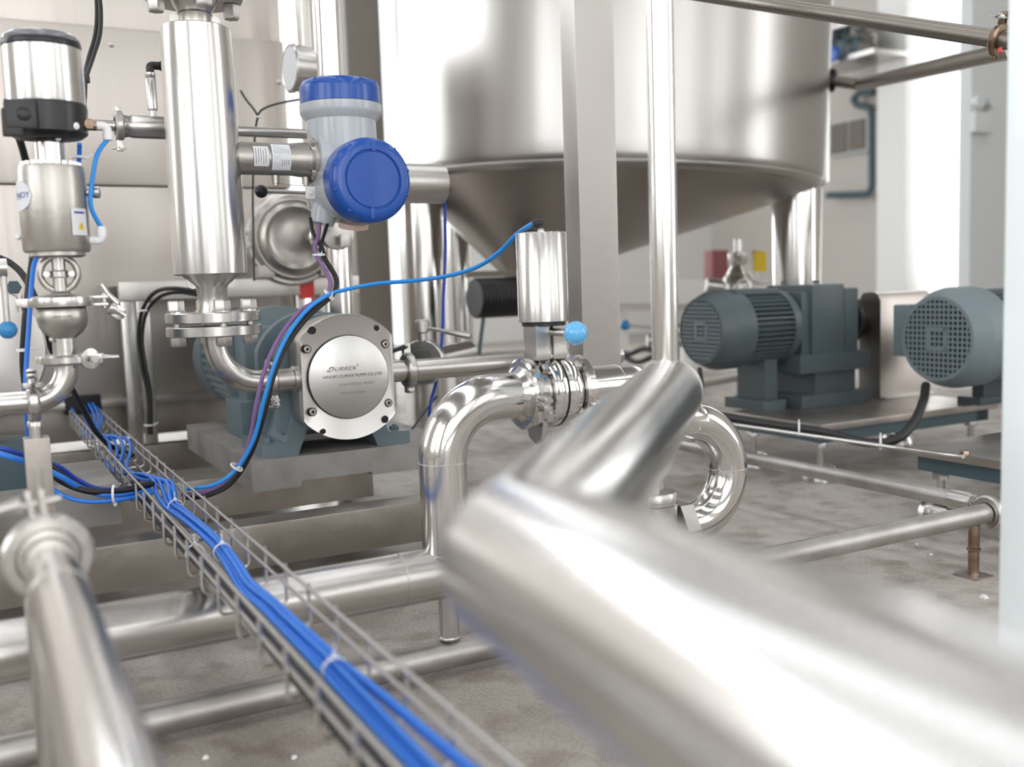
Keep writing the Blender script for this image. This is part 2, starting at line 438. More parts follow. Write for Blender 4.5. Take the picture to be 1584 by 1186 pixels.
# ================================================================== PUMP SKID (left)
BT = .193                                             # top of the cross beams
def beam(parent, pa_, width, height, u0, u1, m='frame', name='cross_beam'):
    v = pa_.dot(V); b = B().box(uv((u0+u1)/2, v + width/2, BT - height/2), U*((u1-u0)/2), V*(width/2), Z*(height/2), .004)
    return part(name, b, m, parent)
skid = thing('skid_frame', 'low stainless frame of parallel box beams under the two lobe pumps', 'frame', uv(-.3, 2.2))
b1 = F(400, 811, BT); UR = PV(716, 780, F(400, 811, BT).dot(V)).dot(U)
beam(skid, b1, .075, .088, -1.6, UR)
b2 = F(120, 765, BT); beam(skid, b2, .19, .10, -1.6, UR)
b3 = F(120, 700, BT); beam(skid, b3, .06, .13, -1.8, UR)
part('drip_pan', B().box(uv((UR - 1.7)/2, 2.8, .03), U*(UR + 1.7)/2, V*.78, Z*.004, .001), 'frame', skid)
for u_ in (-1.4, -.5, UR - .08):
    for q in (b1, b2, b3): part('foot_pad', B().box(uv(u_, q.dot(V) + .035, .027), U*.03, V*.03, Z*.027), 'satin', skid)
v3 = 3.56
# stainless cabinet behind the pumps
cab = thing('stainless_cabinet', 'tall beige-toned stainless steel cabinet wall behind the left valve and flow meter', 'cabinet', uv(-.6, v3, 0))
ur = PV(446, 200, v3).dot(U); ul = -1.9
zs1 = PV(160, 288, v3).z; zs2 = PV(160, 40, v3).z
for z0, z1, dv in ((.30, zs1 + .001, .0), (zs1 + .003, zs2, .0), (zs2 + .0, zs2 + .22, .03)):
    part('front_panel', B().box(uv((ul+ur)/2, v3 + .3 + dv, (z0+z1)/2), U*((ur-ul)/2), V*.3, Z*((z1-z0)/2), .012), 'brushv', cab)
part('plinth', B().box(uv((ul+ur)/2, v3 + .34, .235), U*((ur-ul)/2 - .01), V*.28, Z*.064, .004), 'frame', cab)
part('sill', B().box(uv((ul+ur)/2, v3 + .0, .30), U*((ur-ul)/2), V*.03, Z*.012, .004), 'satin', cab)
for px, py in ((432, 126), (172, 68)):
    c = PV(px, py, v3); part('stud', B().lathe(c, -V, [(.011, 0), (.010, .004), (.004, .007)], 16), 'satin', cab)
for x_ in (ul + .1, ur - .1): part('leg', B().box(uv(x_, v3 + .3, .085), U*.03, V*.03, Z*.087), 'frame', cab)

# ---------------- lobe pump -----------------------------------------------------------
FC = P(540, 583, 2.3)                                  # centre of the cover face
PT = .265                                              # top of the base plate
def circ_flat(R, fl, z0=None, n=64):
    pts = []
    for k in range(n):
        a = 2*PI*k/n; pts.append((max(-fl, min(fl, R*math.cos(a))), R*math.sin(a)))
    return pts
K = F(388.5, 714, PT); K2 = F(284, 657, PT); vl = (K2 - K).dot(V)
pb_ = thing('pump_base', 'thick grey painted base plate under the round-faced lobe pump', 'base plate', at(K + U*.3 + V*.3, BT))
ub = .52
b = B()
poly = [(0, -.072), (.115, -.072), (.115, -.058), (.29, -.058), (.29, -.066), (ub, -.066), (ub, 0), (0, 0)]
b.prism(K, U, Z, poly, V*vl)
part('plate', b, 'base', pb_)
part('packing_strip', B().box(K + U*.2 + V*.14 - Z*.0665, U*.17, V*.04, Z*.0055), 'base', pb_)
pump = thing('lobe_pump', 'lobe pump with round-cornered engraved stainless cover and slate-blue gear housing', 'pump', at(FC + V*.1, PT))
RC, FL = .146, .111
# cover with four screw seats
b = B(); out = circ_flat(RC, FL); b.rings([[FC + V*d + U*(x*s_) + Z*(y*s_) for x, y in out] for d, s_ in ((.003, .982), (0, .99), (0, .97), (0, .02))][:1] +
        [[FC + V*d + U*(x*s_) + Z*(y*s_) for x, y in out] for d, s_ in ((.002, .995), (.004, 1.0), (.030, 1.0), (.030, .5))])
cov = part('front_cover', b, 'face', pump)
b = B(); b.rings([[FC + V*d + U*(x*s_) + Z*(y*s_) for x, y in circ_flat(RC*.985, FL*.985)] for d, s_ in ((.031, 1), (.10, 1.0), (.115, .9))])
part('pump_casing', b, 'satin', pump)
part('engraved_disc', B().lathe(FC + V*.002, -V, [(.0958, 0), (.0958, .0035), (.095, .0040)], 72), 'etch', cov)
part('disc_edge', B().ring(FC + V*.0015, -V, .0958, .0972, .001 + .002, 72), 'dark', cov)
for x, y in ((-.0955, .070), (.0925, .071), (-.0905, -.073), (.094, -.068)):
    c = FC + U*x + Z*y
    s1 = part('screw_seat', B().lathe(c - V*.0004, -V, [(.0098, 0), (.0098, .0006)], 24), 'dark', cov)
    part('socket_screw', B().lathe(c - V*.0008, -V, [(.0078, 0), (.0078, .002), (.0070, .0028), (.0036, .0028), (.0036, .0006)], 24), 'satin', s1)
    part('socket_shade', B().hexa(c - V*.0030, -V, .0036, .0008), 'dark', s1)  # raised dark hexagon in place of the socket's inner shade
for x, y, r in ((-.0815, .112, .0092), (.073, .109, .0062), (.083, -.106, .0088), (-.068, -.120, .0062)):
    part('hole_shade', B().lathe(FC + U*x + Z*y + V*.0005, -V, [(r, 0), (r, .0012), (r*.9, .0014)], 20), 'dark', cov)  # flat dark disc gives each hole its inner shade
tf = FC - V*.0022
text('D', .0165, tf + U*-.046 + Z*.020, U, Z, 'inkred', cov, shear=.5, sx=1.25, thick=.0003)
part('logo_slash', B().box(tf + U*-.0465 + Z*.0205 - V*.0006, (U*.9 + Z*.45)*.0085, V*.0001, (Z*.9 - U*.4)*.0011), 'etch', cov)
text('URREX', .0125, tf + U*-.0105 + Z*.0198, U, Z, 'inkred', cov, shear=.45, sx=1.35, thick=.0003)
text('®', .006, tf + U*.0215 + Z*.027, U, Z, 'inkred', cov, thick=.0003)
text('NINGBO DURREX PUMPS CO.,LTD', .0096, tf + U*.008 + Z*.003, U, Z, 'ink', cov, sx=.97, shear=.1, thick=.0003)
text('TEL:86-574-87225231  87225276', .0074, tf + U*.0165 + Z*-.0165, U, Z, 'inkgrey', cov, sx=.86, thick=.0003)
text('FAX:86-574-87741586', .0074, tf + U*.006 + Z*-.0365, U, Z, 'inkgrey', cov, sx=.86, thick=.0003)
# gear housing: arch with bearing frame, feet
def arch(R, hw, zb, n=24):
    return [(-hw, zb), (hw, zb)] + [(max(-hw, min(hw, R*math.cos(PI*k/n))), R*math.sin(PI*k/n)) for k in range(n + 1)]
hz = PT - FC.z
b = B().prism(FC + V*.125, U, Z, arch(.148, .135, hz + .05), V*.03)
b.prism(FC + V*.155 - U*.0, U, Z, arch(.110, .095, hz + .05), V*.12)
b.prism(FC + V*.275, U, Z, arch(.150, .14, hz + .02), V*.035)
part('gear_housing', b, 'gear', pump)
b = B()
for s_ in (-1, 1):
    b.prism(FC + V*.10, U, Z, [(s_*.185, hz), (s_*.10, hz), (s_*.075, hz + .06), (s_*.10, hz + .12), (s_*.115, hz + .07), (s_*.13, hz + .032), (s_*.185, hz + .030)], V*.20)
part('foot', b, 'gear', pump)
for s_ in (-1, 1):
    for dv in (.14, .26):
        q = at(FC + U*(s_*.160) + V*dv, PT + .030); part('foot_bolt', B().hexa(q, Z, .012, .010).cyl(q, q + Z*.014, .006, seg=12), 'gear', pump)
cl_ = FC + V*.055
for s_, nm in ((-1, 'inlet_port'), (1, 'outlet_port')):
    e = cl_ + U*(s_*(.111)); d = U*s_
    part(nm, B().lathe(e, d, [(.031, -.01), (.031, .006), (.0268, .008), (.0262, .05), (.030, .054), (.030, .058)], 36), 'satin', pump)
# motor behind the pump
def ribbed(b, o, a, r, L, nf=36, dep=.012, seg=3):
    x, y, a = basis(a); n = nf * 4; 
    def rr(k, f): return r if k % 4 in (0, 1) else r - dep
    prof = []
    for h in (0, L):
        prof.append([o + a*h + (x*math.cos(2*PI*(k - .5)/n) + y*math.sin(2*PI*(k - .5)/n)) * rr(k, 0) for k in range(n)])
    return b.rings(prof)
mt = thing('electric_motor', 'blue-grey ribbed motor behind the pipe elbow and lobe pump', 'motor', at(FC + V*.85, PT))
mc = FC + V*.50
part('adapter', B().box(mc + V*.02 + Z*-.01, U*.13, V*.06, Z*.12, .02), 'gear', mt)
part('ribbed_body', ribbed(B(), mc + V*.10, V, .150, .34), 'motor2', mt)
part('fan_cover', B().lathe(mc + V*.44, V, [(.157, 0), (.157, .09), (.13, .11)], 48), 'motor2', mt)
part('end_flange', B().lathe(mc + V*.08, V, [(.163, 0), (.163, .022)], 48), 'motor2', mt)
for s_ in (-1, 1): part('foot', B().box(at(mc + U*(s_*.11) + V*.02, PT + .05), U*.045, V*.09, Z*.05, .01), 'gear', mt)
part('coupling', B().cyl(FC + V*.31, mc - V*.03, .045), 'satin', mt)

# ---------------- inlet elbow and flow meter -------------------------------------------
ue = UX(cl_, 337)                                      # where the vertical leg stands
G = cl_ + U*ue                                         # foot of the meter axis (at port height)
mp_ = proj(G)[2] / FPX                                 # metres per pixel there
hG = lambda py: ZY(G, py)
fz1, fz2 = hG(490), hG(511)                            # the two flanges
el = thing('inlet_elbow', 'short elbow pipe from the bolted flange into the left side of the lobe pump', 'pipe', at(G, G.z - .03))
part('elbow_pipe', B().tube(fillet([at(G, fz2), at(G, G.z), cl_ - U*.165], .095, 14), .0262, 32), 'pipe', el)
def flange(parent, c, r, t, name='flange', rin=.02):
    return part(name, B().lathe(c - Z*(t/2), Z, [(rin, 0), (r - .002, 0), (r, .002), (r, t - .002), (r - .002, t), (rin, t)], 56), 'polish', parent)
FR = 71 * mp_
flange(el, at(G, fz2), FR, .022)
clamp(el, cl_ - U*.167, U, .030, Z*-1 + V*-.55)
part('ferrule', B().lathe(cl_ - U*.180, U, [(.0262, 0), (.030, .006), (.030, .013)], 32), 'satin', el)
fm = thing('flow_meter', 'large upright stainless mass flow meter tube with blue-capped grey transmitter', 'flow meter', at(G, fz1 - .01))
h0, h1 = hG(425), hG(44)
prof = [(.035, h0 - .001), (52.5*mp_, h0), (54*mp_, h0 + .002), (55*mp_, h0 + .05), (54*mp_, h0 + .2), (52*mp_, h1 - .08), (50*mp_, h1 - .002), (48*mp_, h1), (.03, h1)]
part('meter_tube', B().lathe(at(G, 0), Z, prof, 72), 'polish', fm)
prof = [(.0, fz1), (22*mp_*1.25, fz1), (20*mp_*1.15, hG(472)), (22*mp_, hG(455)), (23*mp_, hG(453)), (23*mp_, hG(445)), (25*mp_, hG(441)), (40*mp_, hG(428)), (44*mp_, h0 + .001)]
part('lower_neck', B().lathe(at(G, 0), Z, prof, 48), 'satin', fm)
flange(fm, at(G, fz1), FR, .022)
ht = hG(2)
prof = [(46*mp_, h1 - .001), (24*mp_, h1 + .001), (24*mp_, hG(28)), (26*mp_, hG(24)), (24*mp_, hG(20)), (30*mp_, hG(10)), (33*mp_, ht)]
part('upper_neck', B().lathe(at(G, 0), Z, prof, 48), 'satin', fm)
flange(fm, at(G, ht + .012), FR, .022, 'upper_flange')
part('upper_pipe', B().lathe(at(G, ht + .02), Z, [(.06, 0), (.03, .03), (.03, .5)], 32), 'pipe', fm)
for k in range(4):
    a = 2*PI*k/4 + .035; o_ = U*math.cos(a)*(55*mp_) + V*math.sin(a)*(55*mp_)
    b = B().hexa(at(G, fz1 + .016) + o_, Z, .0185, .022); b.lathe(at(G, fz1 + .011) + o_, Z, [(.0215, 0), (.0215, .004)], 20)
    b.cyl(at(G, fz2) + o_, at(G, fz1) + o_, .008, seg=12)
    part('flange_bolt', b, 'satin', fm)
    b = B().hexa(at(G, fz2 - .012) + o_, -Z, .0175, .020); part('flange_nut', b, 'satin', el)
    b = B().hexa(at(G, ht - .000) + o_, -Z, .0185, .030); part('flange_nut', b, 'satin', fm)
for s_ in (-1, 1):                                     # lifting ears top and bottom
    for zz, dz in ((h1, 1), (h0, -1)):
        d = U*s_
        b = B().prism(at(G, zz) + d*(22*mp_) - V*.002, d, Z*dz, [(0, 0), (.022, 0), (.020, .024), (.010, .030), (0, .026)], V*.004)
        part('lifting_ear', b, 'satin', fm)
# horizontal neck and transmitter
un = UX(at(G, ZY(G, 270)), 532); T = G + U*un; mt2 = proj(T)[2] / FPX
zn = ZY(G + U*.15, 246)
part('transmitter_neck', B().lathe(at(G, zn), U, [(.036, .05), (.036, .19), (.0385, .21), (.040, un - .085), (.052, un - .08), (.052, un - .068)], 48), 'cast', fm)
nk = bpy.context.scene.objects['transmitter_neck']
def wrap_label(parent, c, axis, r, h0_, h1_, a0, a1, m, name='paper_label', up_=Z, side=None, n=18):
    """sheet wrapped round a cylinder: axis distances h0..h1, angles a0..a1 measured from side towards up_"""
    b = B(); g = []
    for rr in (r, r + .0008):
        for h in (h0_, h1_):
            g.append([c + axis*h + (side*math.cos(a0 + (a1-a0)*k/n) + up_*math.sin(a0 + (a1-a0)*k/n))*rr for k in range(n + 1)])
    vs = [p for r_ in g for p in r_]; N = n + 1; fs = []
    for k in range(n):
        fs += [(k, k+1, N+k+1, N+k), (2*N+k, 3*N+k, 3*N+k+1, 2*N+k+1), (k, 2*N+k, 2*N+k+1, k+1), (N+k, N+k+1, 3*N+k+1, 3*N+k)]
    fs += [(0, N, 3*N, 2*N), (n, 2*N+n, 3*N+n, N+n)]
    b.add(vs, fs); return part(name, b, m, parent)
cN = at(G, zn)
l1 = wrap_label(nk, cN, U, .0385, .100, .133, -.55, .62, 'label', side=-V)
l2 = wrap_label(nk, cN, U, .0395, .140, .182, -.75, .80, 'label', side=-V)
for k in range(7):
    wrap_label(nk, cN, U, .0395, .146 + .005*k, .1475 + .005*k, -.6 + .03*k, -.15 if k > 2 else .1, 'ink', 'print_line', side=-V, n=6)
    wrap_label(nk, cN, U, .0395, .146 + .005*k, .1471 + .005*k, .2, .7 - .04*k, 'ink', 'print_line', side=-V, n=6)
for k in range(5): wrap_label(nk, cN, U, .0386, .104 + .0055*k, .1051 + .0055*k, -.4 + .07*(k % 3), .5 - .1*(k % 2), 'ink', 'print_line', side=-V, n=6)
for a in (.75, -.75, 2.4, -2.4):
    c = cN + U*(un - .088) + (-V*math.cos(a) + Z*math.sin(a))*.049
    part('neck_screw', B().hexa(c, U, .0075, .018), 'satin', nk)
for h_ in (.155, .225):
    c = cN + U*h_ - Z*.046; part('seal_stud', B().cyl(c + Z*.010, c - Z*.008, .009, seg=16).cyl(c - Z*.008, c - Z*.013, .006, seg=12), 'cast', nk)
part('seal_wire', B().tube(spline([cN + U*.155 - Z*.052, cN + U*.19 - Z*.057 - V*.005, cN + U*.225 - Z*.058]), .0008, 6), 'satin', nk)
rT = 52*mt2
za, zb_ = ZY(T, 318), ZY(T, 186)
b = B().lathe(at(T, 0), Z, [(rT*.72, za - .03), (rT*.92, za - .012), (rT, za), (rT, zb_ - .004), (rT*1.04, zb_ + .0), (60*mt2, zb_ + .010), (61*mt2, zb_ + .016), (61*mt2, ZY(T, 164))], 56)
zF = ZY(T, 291)
b.lathe(at(T, zF), -V, [(rT*.95, -.06), (rT*1.0, .05), (rT*1.08, .10), (rT*1.12, .125)], 56)
b.lathe(at(T, zn), -U, [(rT*.95, 0), (rT*.90, .03), (.066, .055), (.064, .070)], 48)
b.lathe(at(T, za - .02) - U*.055 - V*.01, Z*-1 - U*.25, [(.028, -.05), (.030, .0), (.026, .024)], 24)
th_ = part('transmitter_housing', b, 'tgrey', fm)
def cap(parent, o, axis, r, h, name):
    p = part(name, B().lathe(o, axis, [(r, 0), (r, h*.62), (r*.985, h*.78), (r*.93, h*.93), (r*.84, h), (r*.70, h), (r*.68, h - .004), (r*.66, h - .004), (r*.64, h - .001), (r*.3, h - .001)], 72), 'blue', parent)
    x, y, a = basis(axis)
    for k in range(10):
        th = 2*PI*(k + .4)/10; d = x*math.cos(th) + y*math.sin(th)
        if k in (2, 7):
            part('grip_slot', B().box(o + a*(h - .001) + d*(r*.78), d*(r*.13), x*0 + a.cross(d)*.004, a*.0025, .001), 'blue', p)
        else:
            part('dimple', B().sphere(o + a*(h*.89) + d*(r*.925), .0045, 12), 'blue', p)
    return p
cap(th_, at(T, ZY(T, 163)), Z, 60*mt2, ZY(T, 127) - ZY(T, 163), 'top_cap')
fcp = cap(th_, at(T, zF) - V*.128, -V, .0925, .062, 'front_cap')
part('ground_lug', B().box(at(T, ZY(T, 300)) - U*.088 - V*.02, U*.011, V*.003, Z*.014, .001).hexa(at(T, ZY(T, 300)) - U*.09 - V*.023, -V, .006, .005), 'white', th_)
part('drain_plug', B().ring(at(T, za - .048) - V*.05, Z - V*.3, .026, .034, .012, 32), 'gasket', th_)

# ---------------- outlet pipe of the lobe pump -----------------------------------------
op = thing('outlet_pipe', 'straight clamped pipe leaving the right side of the lobe pump', 'pipe', at(cl_ + U*.3, cl_.z - .03))
ox = cl_ + U*.170
part('pipe_run', B().tube([ox + U*.004, ox + U*.62], .0262, 28), 'pipe', op)
part('ferrule', B().lathe(ox, U, [(.030, 0), (.030, .007), (.0262, .012)], 32), 'satin', op)
c1_ = ox + U*.0
p = clamp(op, c1_, U, .030, V*.2 + Z, m='satin', nut=False, w=.02)
part('tightening_handle', B().tube([c1_ + Z*.058 - U*.005, c1_ + Z*.052 - U*.03, c1_ + Z*.045 - U*.055 + V*.0], .0055, 10), 'bplast', p)
part('clamp_hinge', B().box(c1_ - Z*.043, U*.006, V*.016, Z*.012, .002), 'satin', p)
cv = PV(655, 560, cl_.dot(V) + .14)
hv = thing('hand_valve', 'small butterfly valve with a tilted steel lever behind the pump outlet pipe', 'valve', at(cv, cv.z - .07))
part('valve_body', B().ring(cv - V*.0, V*.7 + U*.7, .034, .060, .022, 40, .004), 'satin', hv)
part('pipe_stub', B().cyl(cv - (V + U)*.01, cv + (V*.7 + U*.7)*.35, .033), 'pipe', hv)
sb = at(cv, cv.z) + U*.0 - V*.03
part('stem', B().lathe(at(cv, cv.z + .055), Z, [(.012, 0), (.012, .02), (.019, .024), (.019, .05), (.014, .056)], 20), 'satin', hv)
hb = at(cv, cv.z + .092); he = PV(728, 520, cv.dot(V) - .10)
d_ = (he - hb)
part('lever', B().tube([hb, hb + d_*.45, hb + d_*.5, hb + d_*.97, he], .006, 12, radii=[.0045, .0045, .0075, .0085, .006]), 'satin', hv)
b = B()
for s_ in (-1, 1): b.box(cv + (U - V)*.7*(.064*s_) + Z*.0, (U - V)*.7*.012, Z*.008, V*.012, .002)
part('flange_lug', b, 'satin', hv)

# ================================================================== MAIN MANIFOLD
RB = P(688, 790, 1.65)                                 # riser axis
zp = RB.z; rr_ = .0395
zh = .177; zv = .462
bend = .1
x_h = lambda u_, z: at(RB, z) + U*u_
man = thing('manifold_pipe', 'thick header pipe along the floor beams with a riser bending up to the valve', 'pipe', at(RB, .13))
rh = .043
hd = [x_h(-1.25, zh), x_h(.035, zh)]
part('header', B().lathe(hd[0], U, [(rh, 0), (rh, 1.28), (rh*.9, 1.30), (rh*.5, 1.315), (.001, 1.32)], 48), 'pipe', man)
part('riser_elbow', B().tube(fillet([x_h(0, zh), x_h(0, zv), x_h(.148, zv)], bend, 20), rr_, 44), 'mirror', man)
b = B().torus(x_h(0, zv - bend), Z, rr_ + .0002, .0011, 44, 8); part('weld_seam', b, 'satin', man)
part('weld_seam', B().torus(x_h(0, zv - bend - .15), Z, rr_ + .0002, .0009, 44, 8), 'satin', man)
part('weld_seam', B().torus(x_h(-.085, zh), U, rh, .0009, 44, 8), 'satin', man)
part('ferrule', B().lathe(x_h(.136, zv), U, [(rr_, 0), (rr_ + .008, .008), (rr_ + .008, .014)], 44), 'mirror', man)
fp0 = x_h(0, 0) + V*.0
part('support_leg', B().cyl(at(RB, .062), at(RB, zh - rh + .006), .0165), 'pipe', man)
part('weld_seam', B().torus(at(RB, .066), Z, .0168, .0025, 30, 8), 'satin', man)
fp = thing('floor_pipe', 'dull thin pipe lying lowest on the concrete, in front of the header pipe', 'pipe', at(RB, 0))
part('pipe_run', B().tube([at(RB, .036) - U*1.25, at(RB, .036) + U*.42], .0245, 32), 'dullpipe', fp)
# ---------------- middle valve -----------------------------------------------------------
va = thing('pneumatic_valve', 'pneumatic butterfly valve with upright steel cylinder and sky-blue ball handle', 'valve', x_h(.20, zv - .06))
c1 = x_h(.158, zv); c2 = x_h(.262, zv)
clamp(va, c1, U, rr_ + .008, -V*1 - Z*.15, w=.020, m='mirror')
clamp(va, c2, U, rr_ + .008, -V*1 - Z*.5, w=.020, m='mirror')
b = B().lathe(x_h(.170, zv), U, [(.038, 0), (.050, .002), (.050, .012), (.060, .016), (.062, .020), (.062, .036), (.060, .040), (.060, .046), (.0615, .050), (.0615, .066), (.059, .070), (.050, .078), (.044, .084)], 56)
part('valve_body', b, 'mirror', va)
part('body_seal', B().ring(x_h(.2125, zv), U, .05, .0612, .003, 48), 'bplast', va)
for k in range(4):
    a = PI/4 + k*PI/2 - .12; c = x_h(.170, zv) + (V*math.cos(a) + Z*math.sin(a))*.056
    part('body_bolt', B().hexa(c + U*.014, -U, .0088, .012).cyl(c + U*.014, c + U*.08, .0045, seg=12).hexa(c + U*.066, U, .0088, .009), 'satin', va)
b = B().prism(x_h(.176, zv) - V*.0, V, -Z, [(-.030, .045), (.030, .045), (.022, .078), (0, .088), (-.022, .078)], U*.010)
part('mounting_lug', b, 'polish', va)
sx_ = .20; AC = x_h(sx_, 0); zz0, zz1 = ZY(AC, 498), ZY(AC, 360)
part('actuator_cylinder', B().lathe(at(AC, 0), Z, [(.040, zz0), (.0435, zz0 + .002), (.0435, zz1 - .002), (.042, zz1)], 64), 'polish', va)
part('cylinder_foot', B().lathe(at(AC, 0), Z, [(.038, zz0 - .006), (.038, zz0 + .001)], 48), 'bplast', va)
b = B(); zb0 = zv + .058
for s_ in (-1, 1):
    cc = at(AC, 0) + U*(s_*.017) - V*.004
    prof = [(.013, zb0), (.014, zb0 + .012), (.0125, zb0 + .020), (.0135, zb0 + .034), (.0135, zz0 - .005)]
    bb = []
    for r, h in prof: bb.append([at(cc, h) + U*x*r*1.0 + V*y*r*1.6 for x, y in ((-1, -1), (1, -1), (1, 1), (-1, 1))])
    b.rings(bb)
part('bracket', b, 'satin', va)
part('stem', B().cyl(at(AC, zv + .05), at(AC, zz0), .0085), 'polish', va)
part('stem_housing', B().lathe(at(AC, 0), Z, [(.020, zv + .045), (.022, zv + .056), (.016, zv + .060), (.012, zv + .075)], 32), 'mirror', va)
ZH = ZY(AC, 512)
hs = at(AC, ZH) - V*.012 - U*.004; he_ = at(AC, ZH - .002) - V*.070 + U*.010
hd_ = part('handle', B().cyl(hs, he_, .0062, .0072, 20), 'satin', va)
part('handle_ball', B().sphere(he_ - V*.012 + U*.003, .0200, 40), 'ball', hd_)
part('air_fitting', B().lathe(at(AC, zz1 - .001), Z, [(.006, 0), (.006, .006), (.0045, .008), (.0045, .010)], 16), 'satin', va)
FT = at(AC, zz1 + .016)
part('elbow_fitting', B().tube(fillet([FT - Z*.008, FT, FT - U*.016], .005, 5), .0065, 16).sphere(FT, .0072, 14), 'bplast', va)
# ---------------- return bend and strainer -----------------------------------------------
rt = thing('return_pipe', 'shiny pipe right of the valve curling down into a U-bend behind the big pipe', 'pipe', x_h(.5, .14))
u2 = .603; zt = .379; zbm = .185
pts = [x_h(.272, zv), x_h(.42, zv), x_h(.475, zt), x_h(u2, zt), x_h(u2, zbm), x_h(.485, zbm)]
part('pipe_run', B().tube(fillet(pts, [.10, .10, .0965, .0965], 16), rr_*.96, 44), 'mirror', rt)
part('weld_seam', B().torus(x_h(u2, (zt + zbm)/2), Z, rr_*.96, .0009, 44, 8), 'satin', rt)
part('weld_seam', B().torus(x_h(.345, zv), U, rr_*.96, .0009, 44, 8), 'satin', rt)
part('ferrule', B().lathe(c2 + U*.004, U, [(rr_ + .008, 0), (rr_ + .008, .006), (rr_*.96, .013)], 44), 'mirror', rt)
part('union_nut', B().hexa(x_h(.468, zbm), U, .050, .034), 'satin', rt)
st = thing('strainer', 'squat capped strainer with a hexagon bolt on its lid, beside the U-bend', 'strainer', x_h(.425, .02))
S = x_h(.425, 0); zc = ZY(S, 770)
part('strainer_body', B().lathe(S, Z, [(.036, .02), (.036, .06), (.044, .10), (.044, zc - .012), (.040, zc - .010)], 40), 'satin', st)
part('lid', B().lathe(S, Z, [(.041, zc - .010), (.041, zc - .004), (.043, zc - .003), (.043, zc + .010), (.041, zc + .013), (.02, zc + .016), (.0, zc + .016)], 40), 'satin', st)
part('lid_bolt', B().hexa(at(S, zc + .016), Z, .019, .017), 'satin', st)
part('foot', B().lathe(S, Z, [(.05, .0), (.05, .012), (.03, .02)], 32), 'satin', st)

# ================================================================== BIG FOREGROUND PIPE
C0 = P(810, 858, .60); E0 = P(1033, 612, 1.46); E0.z = C0.z = (C0.z + E0.z) / 2
dn = (right*.336 - up*.03 + fwd*-.941).normalized()
A0 = C0 + dn*.95
big = thing('product_pipe', 'big glossy foreground pipe turning sharply back to a capped end with upright tube', 'pipe', at(C0, C0.z - .06))
RBIG = .051
d2 = (E0 - C0).normalized()
b = B().lathe(A0, C0 - A0, [(RBIG, 0), (RBIG, (C0 - A0).length)], 96)
b.lathe(C0, d2, [(RBIG, 0), (RBIG, (E0 - C0).length - .004), (RBIG - .0015, (E0 - C0).length), (.001, (E0 - C0).length + .001)], 96)
b.sphere(C0, RBIG - .00005, 96)
part('pipe_run', b, 'bigpipe', big)
part('weld_seam', B().torus(E0 - d2*.004, d2, RBIG - .0003, .0012, 60, 8), 'satin', big)
TB = at(E0 - d2*.024, E0.z + .03)
part('upright_tube', B().cyl(TB, at(TB, 1.5), .0192, seg=44), 'mirror', big)
part('tube_weld', B().torus(at(TB, E0.z + .0485), Z, .0195, .0018, 44, 8), 'satin', big)
# ---------------- clamped pipe, lower left ------------------------------------------------
Q0 = F(75, 862, .37); Q0 = P(75, 862, 1.05)
lp = thing('clamped_pipe', 'blurred glossy pipe at lower left running towards the viewer under a clamp ring', 'pipe', Q0 - Z*.05)
q1 = Q0 - V*.95
part('pipe_run', B().tube([q1, Q0 - V*.0], .0262, 40), 'mirror', lp)
part('pipe_drop', B().tube(fillet([Q0 + V*.004, Q0 + V*.055, Q0 + V*.055 - Z*(Q0.z - .03)], .045, 10), .0255, 32), 'pipe', lp)
part('ferrule', B().ring(Q0 + V*.004, V, .024, .033, .014, 40, .003), 'satin', lp)
part('weld_seam', B().torus(Q0 - V*.16, V, .0262, .0010, 40, 8), 'satin', lp)
p = clamp(lp, Q0 + V*.004, V, .0325, Z*1 - U*.12, m='satin', w=.018, nut=False, lug=.026)
part('wing_handle', B().tube([Q0 + Z*.060 - U*.022, Q0 + Z*.056 - U*.045, Q0 + Z*.048 - U*.062], .005, 12, radii=[.008, .0055, .0075]), 'satin', p)
part('bolt_end', B().cyl(Q0 + Z*.05 - U*.003, Q0 + Z*.095 - U*.003, .0035, seg=12), 'satin', p)

# ================================================================== LEFT VALVE
LA = P(102, 560, 1.60); hL = lambda py: ZY(LA, py); mL = proj(LA)[2]/FPX
sv = thing('seat_valve', 'upright control valve at left with round bulb body, steel actuator and black control head', 'valve', at(LA, hL(622)))
zc_ = hL(617)                                         # centreline of the horizontal outlet
def L(prof, name, m, parent=None, seg=48, A=None):
    return part(name, B().lathe(at(A or LA, 0), Z, [(r*mL, hL(y)) for r, y in prof], seg), m, parent or sv)
L([(54, 68), (55, 66), (53, 60), (48, 56), (30, 53), (0, 52)][::1], 'clear_lid', 'clear')
L([(44, 66), (44, 63), (0, 62)], 'lid_plate', 'bplast')
L([(55.5, 76), (56, 70), (54, 66), (50, 65), (40, 65)], 'lid_gasket', 'bplast')
L([(55, 166), (56, 160), (56, 78), (54, 76), (40, 75)], 'head_shell', 'polish')
hb_ = L([(20, 226), (21, 218), (48, 214), (56, 208), (58, 170), (57, 163), (40, 162)], 'head_base', 'bplast')
hm = at(LA, hL(188)); 
b = B().box(hm - U*.040 - V*.048, U*.022, V*.016, Z*.021, .004); b.box(hm - U*.052 - V*.05 - Z*.012, U*.014, V*.012, Z*.020, .004)
pg = part('plug_box', b, 'bplast', hb_)
part('plug_screw', B().lathe(hm - U*.036 - V*.062, -V, [(.0105, 0), (.0105, .003), (.009, .004)], 20), 'bplast', pg)
part('base_screw', B().lathe(at(LA, hL(216)) - V*.021 + U*.012, -V, [(.0045, -.012), (.0045, .003), (.003, .004)], 16), 'white', hb_)
part('base_screw', B().lathe(at(LA, hL(200)) - V*.043 + U*.036, -V + U*.5, [(.0055, -.006), (.0055, .003), (.004, .004)], 16), 'white', hb_)
pr = at(LA, hL(193)) + U*.058 - V*.012
